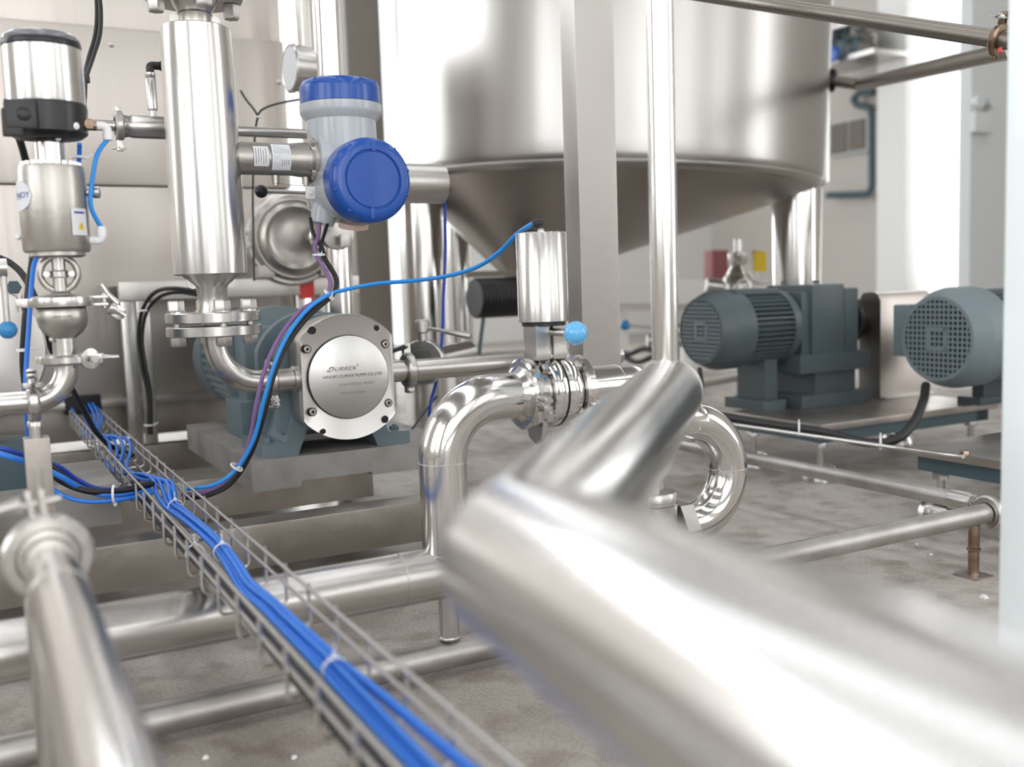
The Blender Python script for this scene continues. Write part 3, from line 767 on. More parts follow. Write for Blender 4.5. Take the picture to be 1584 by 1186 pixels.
part('air_port', B().cyl(pr - U*.015, pr + U*.012, .0075, seg=16).hexa(pr - U*.002 - V*.006, -V + U*.2, .0095, .010), 'bronze', hb_)
part('port_elbow', B().tube(fillet([pr + U*.010, pr + U*.028, pr + U*.028 - Z*.020], .008, 5), .0068, 14).cyl(pr + U*.028 - Z*.010, pr + U*.028 - Z*.022, .0078, seg=16), 'white', hb_)
L([(22, 256), (22, 222)], 'stem_sleeve', 'polish')
ac = L([(46, 390), (48, 386), (49, 272), (48.5, 270), (48.5, 262), (47, 258), (30, 257)], 'actuator_cylinder', 'cast')
L([(36, 398), (40, 396), (40, 388)], 'actuator_foot', 'cast')
b = B()
for k in range(22):
    a = 2*PI*k/22; b.box(at(LA, hL(256)) + (U*math.cos(a) + V*math.sin(a))*.041, U*.0035, V*.0035, Z*.004, .001)
part('castle_ring', b, 'polish', ac)
rA = 49*mL + .0004
def lab(parent, cx_, w_, y0, y1, m, name, r=rA, oval=False):
    """sticker wrapped on the actuator; cx_ = angle from the direction facing the camera, w_ half width"""
    to = (EYE - LA); to.z = 0; to.normalize(); side = Z.cross(to); n = 14; b = B(); top, bot = [], []
    for k in range(n + 1):
        th = cx_ - w_ + 2*w_*k/n; d = to*math.cos(th) + side*math.sin(th)
        e = math.sqrt(max(0, 1 - ((k/n)*2 - 1)**2)) if oval else 1
        mid = (hL(y0) + hL(y1))/2; hh = (hL(y0) - hL(y1))/2*max(e, .02)
        top.append(at(LA, mid + hh) + d*r); bot.append(at(LA, mid - hh) + d*r)
    return part(name, b.add(top + bot, [(k, k+1, n+2+k, n+1+k) for k in range(n)]), m, parent)
ov = lab(ac, -1.22, .60, 282, 328, 'label', 'oval_sticker', oval=True)
ws = lab(ac, .78, .30, 325, 366, 'label', 'warning_sticker')
to = (EYE - LA); to.z = 0; to.normalize(); sd = Z.cross(to)
def dirn(th): return to*math.cos(th) + sd*math.sin(th)
text('DONJOY', .0135, at(LA, hL(305)) + dirn(-1.22)*(rA + .0003), U, Z, 'inkblue', ov, bend=(LA, rA + .0004))
lab(ws, .78, .20, 330, 333, 'inkblue', 'print_line', rA + .0003)
d = dirn(.80); tb = at(LA, hL(352)) + d*(rA + .0008); sd2 = Z.cross(d)
part('warning_triangle', B().prism(tb, sd2, Z, [(-.0062, -.005), (.0062, -.005), (0, .0065)], d*.0003), 'yellow', ws)
part('warning_mark', B().box(tb + d*.0005 + Z*.001, sd2*.0006, Z*.0022, d*.0001).box(tb + d*.0005 - Z*.0028, sd2*.0006, Z*.0006, d*.0001), 'ink', ws)
kn = at(LA, hL(298)) + dirn(1.45)*(rA)
part('side_knob', B().lathe(kn - dirn(1.45)*.004, dirn(1.45), [(.006, 0), (.006, .010), (.008, .011), (.009, .013), (.009, .021), (.006, .023)], 20), 'satin', ac)
k2 = at(LA, hL(373)) + dirn(1.45)*rA
part('port_elbow', B().tube(fillet([k2 - dirn(1.45)*.003, k2 + dirn(1.45)*.016, k2 + dirn(1.45)*.016 + Z*.022], .007, 5), .0068, 14).cyl(k2 + dirn(1.45)*.016 + Z*.006, k2 + dirn(1.45)*.016 + Z*.020, .008, seg=16), 'white', ac)
part('vent_plug', B().sphere(at(LA, hL(366)) - dirn(1.5)*(rA + .003), .005, 12), 'white', ac)
# yoke ring and stem
yc = at(LA, (hL(397) + hL(449))/2); ry = (hL(397) - hL(449))/2
yd = dirn(0)
part('yoke_ring', B().torus(yc, yd, ry*1.02, .0052, 48, 10), 'cast', sv)
L([(10, 450), (10, 398)], 'valve_stem', 'satin')
b = B().lathe(at(LA, hL(424)), Z, [(.012, -.006), (.014, -.004), (.014, .004), (.012, .006)], 24)
for s_ in (-1, 1): b.hexa(at(LA, hL(424)) + sd*(s_*.018) - yd*-.006, yd, .006, .008)
part('stem_coupling', b, 'satin', sv)
# bonnet with clamp
L([(40, 466), (42, 464), (42, 460), (40, 458), (20, 455), (12, 452)], 'bonnet', 'satin')
zb1 = hL(467); rbn = 42*mL
p = part('bonnet_clamp', B().lathe(at(LA, zb1), Z, [(rbn*.9, -.008), (rbn*1.12, -.007), (rbn*1.14, .0), (rbn*1.12, .007), (rbn*.9, .008)], 48, closed=True), 'polish', sv)
b = B()
hx = at(LA, zb1) + sd*(rbn*1.14)
for zz in (-.006, .006): b.box(hx + Z*zz + sd*.006, sd*.014, yd*.008, Z*.0022, .001)
b.cyl(hx + sd*.014 - Z*.012, hx + sd*.014 + Z*.012, .0045, seg=12)
part('hinge', b, 'satin', p); b = B()
lx = at(LA, zb1) - sd*(rbn*1.14)
b.box(lx - sd*.006, sd*.010, yd*.008, Z*.007, .002); b.cyl(lx - sd*.010 - Z*.014, lx - sd*.010 + Z*.014, .0045, seg=12)
part('hinge', b, 'satin', p)
b = B().tube([hx + sd*.010 + Z*.026, hx + sd*.020 + Z*.010, hx + sd*.034 - Z*.006], .0055, 12, radii=[.006, .0045, .006])
b.lathe(hx + sd*.022 - Z*.012, sd*.8 - Z*.5, [(.010, 0), (.010, .006), (.0065, .012), (.0065, .026)], 20)
b.box(hx + sd*.034 - Z*.020, (sd*.8 - Z*.5)*.008, yd*.004, (Z*.8 + sd*.5)*.011, .002)
part('wing_nut', b, 'polish', p)
L([(15, 525), (20, 521), (28, 514), (34, 505), (37, 494), (37, 486), (35, 476), (30, 470), (25, 468)], 'bulb_body', 'cast')
text('DONJOY', .0045, at(LA, hL(489)) + yd*(37*mL + .0004), sd, Z, 'ink', bpy.context.scene.objects['bulb_body'], sx=1.5)
part('weld_boss', B().sphere(at(LA, hL(524)) - sd*.018 + yd*.012, .0042, 12), 'satin', sv)
rP = 17.5*mL
zc1 = hL(556)
part('outlet_pipe', B().tube(fillet([at(LA, hL(520)), at(LA, zc_), at(LA, zc_) - U*.13], .052, 14), rP, 32), 'pipe', sv)
p = clamp(sv, at(LA, zc1), Z, rP + .004, U - V*.3, m='polish', w=.017, nut=False)
wd = U*.45 - V*.9; wc = at(LA, zc1) + U*.034 - V*.018
b = B().lathe(wc, wd, [(.0165, -.002), (.0175, 0), (.0165, .003), (.010, .004)], 28)
b.cyl(wc, wc + U*.030 + V*.01, .007, .005, 14); b.cyl(wc + U*.03 + V*.01, wc + U*.045 + V*.01, .004, seg=10)
part('wing_nut', b, 'polish', p)
cq = at(LA, zc_) - U*.052
p = clamp(sv, cq, U, rP + .002, Z*.9 - V*.5, m='polish', w=.018)
part('end_reducer', B().lathe(at(LA, zc_) - U*.115, -U, [(rP, 0), (rP*1.5, .014), (rP*2.1, .03), (rP*2.1, .09)], 36), 'cast', sv)
# post under the clamp
ps = thing('support_post', 'square stainless post with a short rod holding up the left valve outlet', 'post', at(cq, BT))
ztop = ZY(cq, 676)
part('square_tube', B().box(at(cq, (BT + ztop)/2), U*.019, V*.019, Z*((ztop - BT)/2), .002), 'frame', ps)
part('top_rod', B().cyl(at(cq, ztop), at(cq, zc_ - rP - .006), .0095).lathe(at(cq, zc_ - rP - .022), Z, [(.0115, 0), (.0115, .008), (.007, .014)], 20), 'satin', ps)
# blue air hose of the valve
b = B().tube(spline([pr + U*.028 - Z*.020, PV(150, 240, LA.dot(V)-.02) , PV(142, 285, LA.dot(V)-.02), PV(141, 320, LA.dot(V)-.02), k2 + dirn(1.45)*.016 + Z*.020]), .0036, 12)
solo('air_hose', b, 'lblue', 'short light blue air hose down the right side of the left valve', 'hose')

# ================================================================== CABLE TRAY
TZ = .29; TD = .048
tr0, tl0 = F(802, 1186, TZ), F(614, 1186, TZ)
uR, uL = tr0.dot(U), tl0.dot(U)
tv0, tv1 = tr0.dot(V) - .55, 3.50
tray = thing('cable_tray', 'long stainless wire-mesh cable tray carrying blue cables across the beams', 'cable tray', uv((uR+uL)/2, 1.9, TZ - TD))
def tp(u_, v_, z_): return uv(u_, v_, z_)
WR = .0025
b = B()
for u_, z_ in ((uR, TZ), (uR, TZ - .022), (uL, TZ), (uL, TZ - .022), (uR - .012, TZ - TD), (uL + .012, TZ - TD), ((uL+uR)/2, TZ - TD)):
    b.cyl(tp(u_, tv0, z_), tp(u_, tv1, z_), WR, seg=10)
part('long_wire', b, 'wire', tray)
nx = 0; v_ = tr0.dot(V) - .5
vv = PV(552, 985, 0.0 + 1).dot(V)
vref = F(552, 983, TZ).dot(V)
STEP = .105
k0 = int((tv0 - vref)/STEP); k1 = int((tv1 - vref)/STEP)
for k in range(k0, k1 + 1):
    v_ = vref + k*STEP
    zb = TZ - TD - WR*2
    part('cross_wire', B().tube(fillet([tp(uL - WR*2, v_, TZ + .001), tp(uL - WR*2, v_, zb), tp(uR + WR*2, v_, zb), tp(uR + WR*2, v_, TZ + .001)], .008, 4), WR, 8), 'wire', tray)
vb = v3 - .02
part('outlet_shade', B().box(tp((uL+uR)/2, v3 + .005, TZ + .012), U*.055, V*.040, Z*.030, .003), 'dark', cab)  # dark block standing in for the shaded opening in the cabinet

# blue cables lying in the tray
uc = (uL + uR)/2; wT = uR - uL
vT0 = F(497, 1038, TZ - TD + .012).dot(V)
random.seed(11)
offs = [-.012, -.004, .005, .013, .0, .009]
for i in range(6):
    zl = TZ - TD + .0065 + (.008 if i >= 4 else 0)
    pts = []
    v_ = tv0 + .0; 
    side_ = offs[i]
    wig = random.uniform(0, 6)
    while v_ < 3.22:
        far = max(0, v_ - 1.75)
        spread = 1.0 + .55*math.exp(-((v_ - 1.0)/.25)**2) + min(far*1.6, 1.6)
        cu = uc + .006 + (.014*math.sin(v_*4.2 + .7) if v_ > 1.3 else .006)
        if v_ > 2.0: cu = uc + .02*math.sin((v_ - 2.0)*9 + i*.22)
        if i in (3, 5) and v_ < vT0: cu += (vT0 - v_)*.07
        dz = (.022*max(0, math.sin((v_ - 2.0)*8.2 + i*.3)) if v_ > 2.0 else 0)
        pts.append(tp(cu + side_*spread*.66 + .002*math.sin(v_*11 + wig), v_, zl + dz + .001*math.sin(v_*7 + wig)))
        v_ += .09
    pts.append(tp(uc + side_*3.0, 3.36, TZ - .010)); pts.append(tp(uc + side_*3.0, 3.515, TZ + .004 + .006*(i % 3)))
    b = B().tube(spline(pts, 4), .0039, 12)
    solo('tray_cable', b, 'nblue', 'royal blue cable, one of the tied bunch in the mesh tray', 'cable', 'blue cables in the tray')
random.seed(5)
for i in range(4):
    zl = TZ - TD + .006 + (.008 if i == 3 else 0); pts = []; v_ = tv0
    while v_ < (2.3 if i < 2 else 1.95):
        pts.append(tp(uL + .010 + .0085*(i % 3) + .003*math.sin(v_*6 + i), v_, zl)); v_ += .1
    b = B().tube(spline(pts, 4), .0042, 10)
    solo('tray_cable', b, 'black', 'black cable along the left side of the mesh tray', 'cable', 'black cables in the tray')
def tie(c, axis, ra, rb=None, side=None, tail=.012, label='', grp=None):
    a = axis.normalized(); o_ = bmesh
    b = B().lathe(c, a, [(ra, -.0022), (ra + .0012, -.0022), (ra + .0012, .0022), (ra, .0022)], 24, closed=True)
    sd_ = side or -V; h = c + sd_*(ra + .002)
    t = thing('cable_tie', label, 'cable tie', c - Z*ra, grp)
    part('strap', b, 'white', t)
    q = B().box(h, a*.0032, a.cross(sd_)*.0028, sd_*.0024, .0008)
    q.box(h + (sd_*.8 + Z*.4)*(tail/2), a*.0018, (a.cross(sd_))*.0006, (sd_*.8 + Z*.4)*(tail/2))
    part('tie_head', q, 'white', t); return t
for px, py, la in ((497, 1038, 'white cable tie round the blue cables, nearest the viewer'), (361, 849, 'white cable tie round the blue cables, second from the viewer'), (281, 781, 'white cable tie round the blue cables, third from the viewer')):
    q = F(px, py, TZ - TD + .012); vq = q.dot(V)
    far = max(0, vq - 1.75); cu = uc + .006 + (.014*math.sin(vq*4.2 + .7) if vq > 1.3 else .006)
    tie(tp(cu, vq, TZ - TD + .0095), V, .0135, side=Z, label=la)
q = F(328, 850, TZ - .03); tie(tp(uL + .018, F(322, 862, TZ - TD).dot(V), TZ - TD + .009), V, .014, side=Z, label='white cable tie round the black cables in the tray')

# ---------------- cables from the transmitter down to the tray --------------------------
dC = lambda px, py, d: P(px, py, d)
tr_v = F(292, 762, TZ - .03)
cabs = [('violet', 'purple', 0.0, .0044), ('black', 'black', .010, .0046), ('black', 'black', -.009, .0040)]
base_pts = [(507, 352, 2.24), (492, 383, 2.2), (497, 400, 2.18), (515, 432, 2.15), (508, 457, 2.13), (470, 485, 2.10), (436, 530, 2.07), (415, 580, 2.05), (403, 630, 2.05), (386, 690, 2.06), (355, 738, 2.06), (318, 758, 2.04), (285, 762, 2.05)]
starts = [(494, 338), (480, 338), (508, 342)]
cabnames = [('signal_cable', 'violet cable hanging from the grey transmitter beside two black ones'), ('signal_cable', 'right-hand thin black cable hanging from the grey transmitter'), ('signal_cable', 'left-hand thin black cable hanging from the grey transmitter')]
for i, (nm, mt_, off, r) in enumerate(cabs):
    pts = [dC(*starts[i], 2.28), dC(starts[i][0]*.6 + 492*.4 , 362, 2.25)]
    for j, (x, y, d) in enumerate(base_pts[1:]):
        th = -.9 if j > 3 else 0
        dx = [-5, 6, 4][i] if j < 4 else [-7, 8, 6][i]; dy = 0 if j < 4 else [-3, 4, -1][i]
        if j > 7: dx *= .5; dy = [3, 8, 5][i]
        pts.append(dC(x + dx, y + dy, d + [0, .012, .018][i]))
    b = B().tube(spline(pts, 7), r, 12)
    solo(cabnames[i][0], b, mt_, cabnames[i][1], 'cable')
# light blue line from the valve cylinder joining them
pts = [FT - U*.014, dC(800, 362, 1.78), dC(770, 392, 1.85), dC(735, 414, 1.92), dC(690, 427, 2.0), dC(640, 434, 2.05), dC(580, 439, 2.09), dC(530, 449, 2.10), dC(508, 456, 2.10), dC(474, 480, 2.07), dC(444, 520, 2.045), dC(424, 565, 2.03), dC(408, 620, 2.03), dC(392, 680, 2.04), dC(365, 726, 2.045), dC(330, 750, 2.03), dC(290, 756, 2.04)]
solo('air_line', B().tube(spline(pts, 8), .0042, 12), 'lblue', 'long light blue air line swinging from the pneumatic valve to the cable bundle', 'air line')
tie(dC(493, 394, 2.19), Vector((0, 0, 1)), .0125, side=-V, label='white cable tie just below the grey transmitter')
tie(dC(509, 456, 2.115), Vector((-.8, 0, -.6)), .0135, side=-V, label='white cable tie where the light blue line joins the bundle')
tie(dC(366, 722, 2.05), Vector((-.6, 0, -.8)), .013, side=-V, label='white cable tie on the bundle above the pump base corner')

# ---------------- left-hand cables -------------------------------------------------------
def line(name, m, r, pts, label, cat='cable', grp=None, n=8): return solo(name, B().tube(spline([P(*p) for p in pts], n), r, 12), m, label, cat, grp)
line('valve_cable', 'black', .0062, [(30, 214, 1.62), (40, 250, 1.68), (48, 300, 1.72), (52, 380, 1.72), (45, 440, 1.70), (39, 500, 1.70), (36, 560, 1.71), (41, 610, 1.73), (48, 680, 1.78), (62, 712, 1.85), (95, 744, 1.88), (140, 760, 1.90), (190, 758, 1.94), (232, 748, 2.0)], 'thick black cable dropping behind the left valve and looping to the tray')
line('valve_hose', 'nblue', .0040, [(123, 222, 1.66), (122, 250, 1.68), (116, 300, 1.71), (80, 380, 1.72), (56, 400, 1.70), (49, 440, 1.68), (45, 500, 1.67), (41, 560, 1.67), (40, 620, 1.68), (46, 690, 1.76), (62, 735, 1.84), (95, 765, 1.87), (140, 776, 1.89), (190, 772, 1.93), (236, 762, 2.0)], 'royal blue hose running down behind the left valve to the tray', 'hose')
line('loop_cable', 'nblue', .0052, [(-12, 698, 1.80), (20, 708, 1.80), (60, 720, 1.84), (96, 738, 1.86), (128, 756, 1.90), (170, 766, 1.92), (232, 758, 2.0)], 'royal blue cable entering from the left edge behind the square post', 'cable')
line('loop_cable', 'dblue', .0046, [(-12, 690, 1.83), (20, 698, 1.83), (60, 712, 1.87), (92, 722, 1.90), (120, 742, 1.93), (160, 757, 1.96), (232, 752, 2.02)], 'dark blue cable just above the royal blue one at the left edge', 'cable')
line('loop_cable', 'black', .0058, [(55, 700, 1.86), (88, 728, 1.885), (120, 752, 1.905), (165, 762, 1.93), (210, 757, 1.97), (236, 748, 2.02)], 'short black cable in the loop between square post and tray', 'cable')
tie(P(177, 764, 1.915), Vector((1, .2, 0)), .017, side=-Z, label='white cable tie hanging from the cable loop left of the tray')
tie(P(40, 541, 1.685), Z, .0135, side=U, label='white cable tie on the black and blue lines left of the valve outlet')
tie(P(121, 243, 1.675), Z, .010, side=U, label='small white cable tie on the blue hose under the black control head')
line('motor_cable', 'black', .0075, [(-8, 396, 2.3), (18, 408, 2.3), (40, 432, 2.28), (62, 480, 2.25), (80, 540, 2.3), (105, 590, 2.45), (128, 632, 2.6), (150, 670, 2.72), (178, 694, 2.78), (205, 704, 2.85)], 'thick black cable arching from the left edge down past the bulb valve to the tray')
line('table_cable', 'black', .0058, [(318, 452, 2.75), (270, 446, 2.80), (240, 452, 2.86), (221, 478, 2.9), (214, 520, 2.92), (220, 570, 2.93), (229, 610, 2.94), (231, 672, 2.95)], 'upper black cable bent over the front of the steel table leg')
line('table_cable', 'black', .0052, [(320, 459, 2.76), (275, 452, 2.81), (246, 460, 2.87), (226, 485, 2.9), (220, 525, 2.92), (226, 570, 2.93), (233, 612, 2.94), (234, 672, 2.95)], 'lower black cable bent over the front of the steel table leg')
tie(P(221, 480, 2.895), Z, .014, side=U, label='white cable tie at the bend of the table cables')
tie(P(231, 657, 2.94), Z, .014, side=U, label='white cable tie low on the table cables')
line('head_cable', 'black', .0042, [(148, -15, 2.0), (150, 20, 1.99), (147, 55, 1.97), (137, 90, 1.93), (130, 122, 1.88), (127, 160, 1.8), (124, 186, 1.72)], 'left one of two black cables rising from the control head to the ceiling')
line('head_cable', 'black', .0042, [(153, -15, 1.99), (156, 20, 1.98), (154, 55, 1.96), (144, 88, 1.93), (133, 122, 1.88), (131, 150, 1.84), (128, 186, 1.74)], 'right one of two black cables rising from the control head to the ceiling')
solo('cable_clip', B().box(P(132, 123, 1.88), U*.008, V*.006, Z*.006, .002), 'bplast', 'small black clip holding the two cables beside the control head', 'clip')
line('sensor_wire', 'black', .0032, [(372, 140, 2.9), (382, 156, 2.9), (392, 168, 2.9), (398, 180, 2.9), (396, 195, 2.92), (393, 230, 2.95), (391, 300, 2.97), (392, 360, 2.97), (393, 434, 2.95)], 'thin black wire dropping behind the transmitter neck', 'wire')
line('sensor_wire', 'black', .0032, [(398, 179, 2.895), (405, 170, 2.89), (420, 163, 2.88), (440, 158, 2.87), (468, 153, 2.86)], 'thin black wire branching right towards the pressure gauge', 'wire')
tie(P(398, 181, 2.895), Z, .008, side=U, label='tiny white cable tie where the thin wires fork')

# ---------------- steel table and centrifugal pump ---------------------------------------
vt = 3.20; tl, tr_ = PV(184, 450, vt).dot(U), PV(556, 450, vt).dot(U)
zt1, zt0 = PV(300, 433, vt).z, PV(300, 462, vt).z
tb_ = thing('steel_table', 'stainless steel table behind the pump carrying the round centrifugal pump', 'table', uv((tl+tr_)/2, vt + .2, .0))
b = B().box(uv((tl+tr_)/2, vt + .017, (zt0+zt1)/2), U*((tr_-tl)/2), V*.017, Z*((zt1-zt0)/2), .003)
b.box(uv((tl+tr_)/2, vt + .17, zt1 - .006), U*((tr_-tl)/2 - .001), V*.15, Z*.006, .002)
part('table_top', b, 'satin', tb_)
ztf = .195
for px in (201, 225, 470, 543):
    u_ = PV(px, 520, vt).dot(U); hw = .019 if px != 470 else .016
    part('leg', B().box(uv(u_, vt + .03, (zt0 + ztf)/2), U*hw, V*.02, Z*((zt0-ztf)/2), .003), 'polish', tb_)
for px in (225, 540):
    u_ = PV(px, 520, vt).dot(U); part('leg', B().box(uv(u_, vt + .29, (zt0 + ztf - .16)/2), U*.018, V*.018, Z*((zt0-ztf+.16)/2), .003), 'frame', tb_)
part('red_patch', B().box(PV(475, 447, vt - .001), U*.024, V*.0006, Z*.030), 'red', tb_)  # small flat red rectangle on the table's front edge
vc = 3.16; cc = PV(456, 368, vc); mm_ = proj(cc)[2]/FPX
cp = thing('centrifugal_pump', 'round stainless centrifugal pump with ribbed front disc on the steel table', 'pump', at(cc + V*.08, zt1))
R2 = 68*mm_
part('front_disc', B().lathe(cc, -V, [(R2*.90, -.035), (R2*.96, -.02), (R2*.96, -.006), (R2*.90, .004), (R2*.86, .004), (R2*.83, .000), (R2*.78, .012), (R2*.70, .018), (R2*.62, .010), (R2*.56, .004), (R2*.3, .004), (R2*.25, .006)], 72), 'cast', cp)
part('casing', B().lathe(cc + V*.034, V, [(R2*1.02, 0), (R2*1.04, .01), (R2*1.0, .06), (R2*.8, .12), (R2*.5, .14)], 64), 'cast', cp)
part('band_clamp', B().ring(cc + V*.03, V, R2*.93, R2*1.07, .022, 64, .005), 'satin', cp)
b = B()
for dz in (-.022, .022): b.box(cc + V*.03 - U*(R2*1.1) + Z*dz, U*.022, V*.014, Z*.010, .003)
b.cyl(cc + V*.03 - U*(R2*1.13) - Z*.04, cc + V*.03 - U*(R2*1.13) + Z*.04, .006, seg=12)
part('band_lug', b, 'satin', cp)
nz = PV(497, 368, vc - .03)
part('suction_nozzle', B().lathe(nz, -V, [(.030, -.03), (.030, .01), (.046, .012), (.048, .016), (.048, .030), (.044, .034), (.026, .034), (.026, .02)], 40), 'mirror', cp)
for k in range(6):
    a = 2*PI*k/6; part('nozzle_bolt', B().hexa(nz - V*.034 + (U*math.cos(a) + Z*math.sin(a))*.038, -V, .006, .007), 'satin', cp)
for px in (410, 445, 505): part('foot', B().box(at(cc + U*UX(cc, px) + V*.03, zt1 + .02), U*.026, V*.03, Z*.020, .004), 'cast', cp)
# lever with black ball
la0, la1 = P(478, 298, 2.5), P(404, 296, 2.42)
lv = thing('lever_valve', 'small valve whose steel lever ends in a black ball, left of the blue cap', 'valve', P(478, 300, 2.5) - Z*.02)
bd = P(492, 300, 2.52)
part('valve_body', B().box(P(484, 306, 2.5), U*.013, V*.012, Z*.022, .003), 'satin', lv)
lvr = part('lever', B().cyl(la0, la1, .0045, .0055, 16), 'satin', lv)
part('lever_ball', B().sphere(la1, .0160, 24), 'bplast', lvr)
part('pipe_stub', B().cyl(P(484, 306, 2.5), P(500, 368, 3.05), .011, seg=16), 'satin', lv)

# horizontal actuator right of the blue cap
a0, a1 = P(608, 284, 2.62), P(608, 284, 2.62)
ax0 = P(600, 283, 2.55); ua = UX(ax0, 684); mmA = proj(ax0 + U*ua)[2]/FPX
ha = thing('horizontal_actuator', 'plain steel cylinder lying level behind the blue cap with a blue hose at its end', 'actuator', ax0 + U*(ua/2) - Z*.05)
part('cylinder', B().lathe(ax0, U, [(.046, -.03), (30*mmA - .002, -.028), (30*mmA, -.026), (30*mmA, ua - .002), (30*mmA - .003, ua), (.02, ua)], 56), 'satin', ha)
af = ax0 + U*(ua + .006) - Z*.012
part('hose_fitting', B().cyl(af - U*.01, af + U*.014, .010, .008, 14), 'bplast', ha)
fo = P(520, 362, 2.62)
part('valve_body', B().lathe(fo, -V, [(.034, -.05), (.034, 0), (.042, .004), (.042, .018), (.028, .022)], 36), 'satin', ha)
part('yoke', B().cyl(ax0 - U*.02, fo + Z*.03 + V*.0, .013, seg=16), 'satin', ha)
b = B().box(P(533, 372, 2.58), U*.012, V*.006, Z*.016, .002); part('flange_lug', b, 'satin', ha)
b = B().tube(spline([af + U*.010, P(688, 305, 2.66), P(689, 380, 2.68), P(686, 460, 2.68), P(684, 520, 2.66), P(677, 580, 2.64), P(667, 620, 2.62), P(664, 645, 2.62)], 8), .0045, 12)
solo('air_hose', b, 'dblue', 'deep blue hose hanging straight down from the horizontal steel cylinder', 'hose')
line('ground_wire', 'teal', .0028, [(676, 612, 2.7), (655, 640, 2.72), (640, 660, 2.72), (628, 676, 2.74)], 'thin dark green wire between pump base and riser', 'wire')

# sensor line, left of the meter, and on to the right
vs = 2.52; sl0 = PV(128, 190, vs); sl1 = PV(480, 208, vs)
sl = thing('sensor_pipe', 'thin level pipe with clamp and slim pressure sensor, behind the flow meter', 'pipe', PV(240, 200, vs) - Z*.03)
zs = PV(230, 197, vs).z; X = lambda px: at(U*0 + PV(px, 197, vs), zs)
part('thin_pipe', B().tube([X(110), X(188)], .0125, 20).tube([X(262), X(480)], .0125, 20), 'pipe', sl)
part('sensor_body', B().lathe(X(186), U, [(.0125, 0), (.026, .004), (.026, .012), (.024, .018), (.0265, .028), (.0265, (X(254) - X(186)).length), (.020, (X(258) - X(186)).length), (.020, (X(266) - X(186)).length)], 36), 'pipe', sl)
p = clamp(sl, X(184), U, .022, -Z, m='satin', w=.018)
sp = X(238); h_ = lambda py: ZY(sp, py)
part('sensor', B().lathe(at(sp, 0), Z, [(.008, zs + .02), (.008, h_(172)), (.0125, h_(169)), (.0125, h_(124)), (.010, h_(121)), (.012, h_(119)), (.012, h_(113)), (.009, h_(112))], 24), 'polish', sl)
part('sensor_plug', B().tube(fillet([at(sp, h_(114)), at(sp, h_(101)), at(sp, h_(101)) + U*.052], .006, 5), .0095, 14, ).ring(at(sp, h_(101)) + U*.03, U, .004, .0115, .014, 16), 'bplast', sl)
# pressure gauge
gp = P(452, 106, 2.75); gr = 35*2.75/FPX
gt = thing('pressure_gauge', 'round pressure gauge seen edge-on above and left of the blue cap', 'gauge', gp - Z*.09)
gax = (-U*.99 - V*.06).normalized()
gb = part('gauge_case', B().lathe(gp - gax*.055, gax, [(gr*.9, 0), (gr, .006), (gr, .050), (gr*1.06, .052), (gr*1.06, .060), (gr*.98, .064), (gr*.93, .062)], 56), 'polish', gt)
part('dial', B().lathe(gp + gax*.0072, gax, [(gr*.92, 0), (gr*.92, .001)], 48), 'label', gb)
part('stem', B().cyl(gp - gax*.03 - Z*(gr - .002), gp - gax*.03 - Z*(gr + .05), .007, seg=14).cyl(gp - gax*.03 - Z*(gr + .05), gp - gax*.03 - Z*(gr + .06), .011, seg=14), 'satin', gt)
# vertical tubes behind the transmitter
def vtube(name, px, py, d, wpx, z0, z1, m, label):
    c = P(px, py, d); return solo(name, B().cyl(at(c, z0), at(c, z1), wpx/2*d/FPX, seg=40), m, label, 'pipe')
vtube('vertical_pipe', 508, 60, 3.0, 39, 0, 3.6, 'mirror', 'bright upright tube rising just behind the blue top cap')
vtube('vertical_pipe', 472, 40, 3.4, 26, 0, 3.6, 'satin', 'grey upright tube behind the pressure gauge')
c = P(556, 100, 5.4)
solo('steel_column', B().box(at(c, 2.75), right*.092, V*.08, Z*2.75, .01), 'darkcol', 'dark brown-grey building column just left of the big tank', 'column')
# machine at the left edge
vm = 2.16; mcn = PV(-52, 545, vm); 
m2 = thing('round_machine', 'big round stainless machine cover cut off by the left edge of the view', 'machine', at(mcn + V*.1, BT + .09))
rm = 114*proj(mcn)[2]/FPX
part('cover_disc', B().lathe(mcn, -V, [(rm, -.04), (rm, -.004), (rm - .004, 0), (rm*.8, .002)], 72), 'face', m2)
part('housing', B().lathe(mcn + V*.04, V, [(rm*.97, 0), (rm*.97, .12), (rm*.8, .2)], 56), 'gear', m2)
part('cover_bolt', B().hexa(mcn + U*(rm*.64) + Z*(rm*.86) - V*.0, -V, .014, .012), 'teal', m2)
part('foot', B().box(at(mcn + V*.08 + U*.03, BT + .13), U*.10, V*.07, Z*.05, .006), 'teal', m2)
ct = PV(20, 725, vm + .0)
part('base_plate', B().box(at(mcn + U*.06 + V*.12, BT + .045), U*.19, V*.17, Z*.042, .008), 'base', m2)
bh = P(12, 510, 1.55)
bv = thing('ball_handle', 'blue ball hanging on a thin steel rod at the left edge', 'handle', bh - Z*.015)
part('rod', B().cyl(bh + Z*.01, at(bh, ZY(bh, 425)), .0048, seg=14), 'satin', bv)
part('ball', B().sphere(bh, .0140, 28), 'ballb', bv)
hz_ = at(bh, ZY(bh, 414)); part('boss', B().cyl(hz_ - U*.05, hz_ + U*.006, .014, seg=24), 'satin', bv)

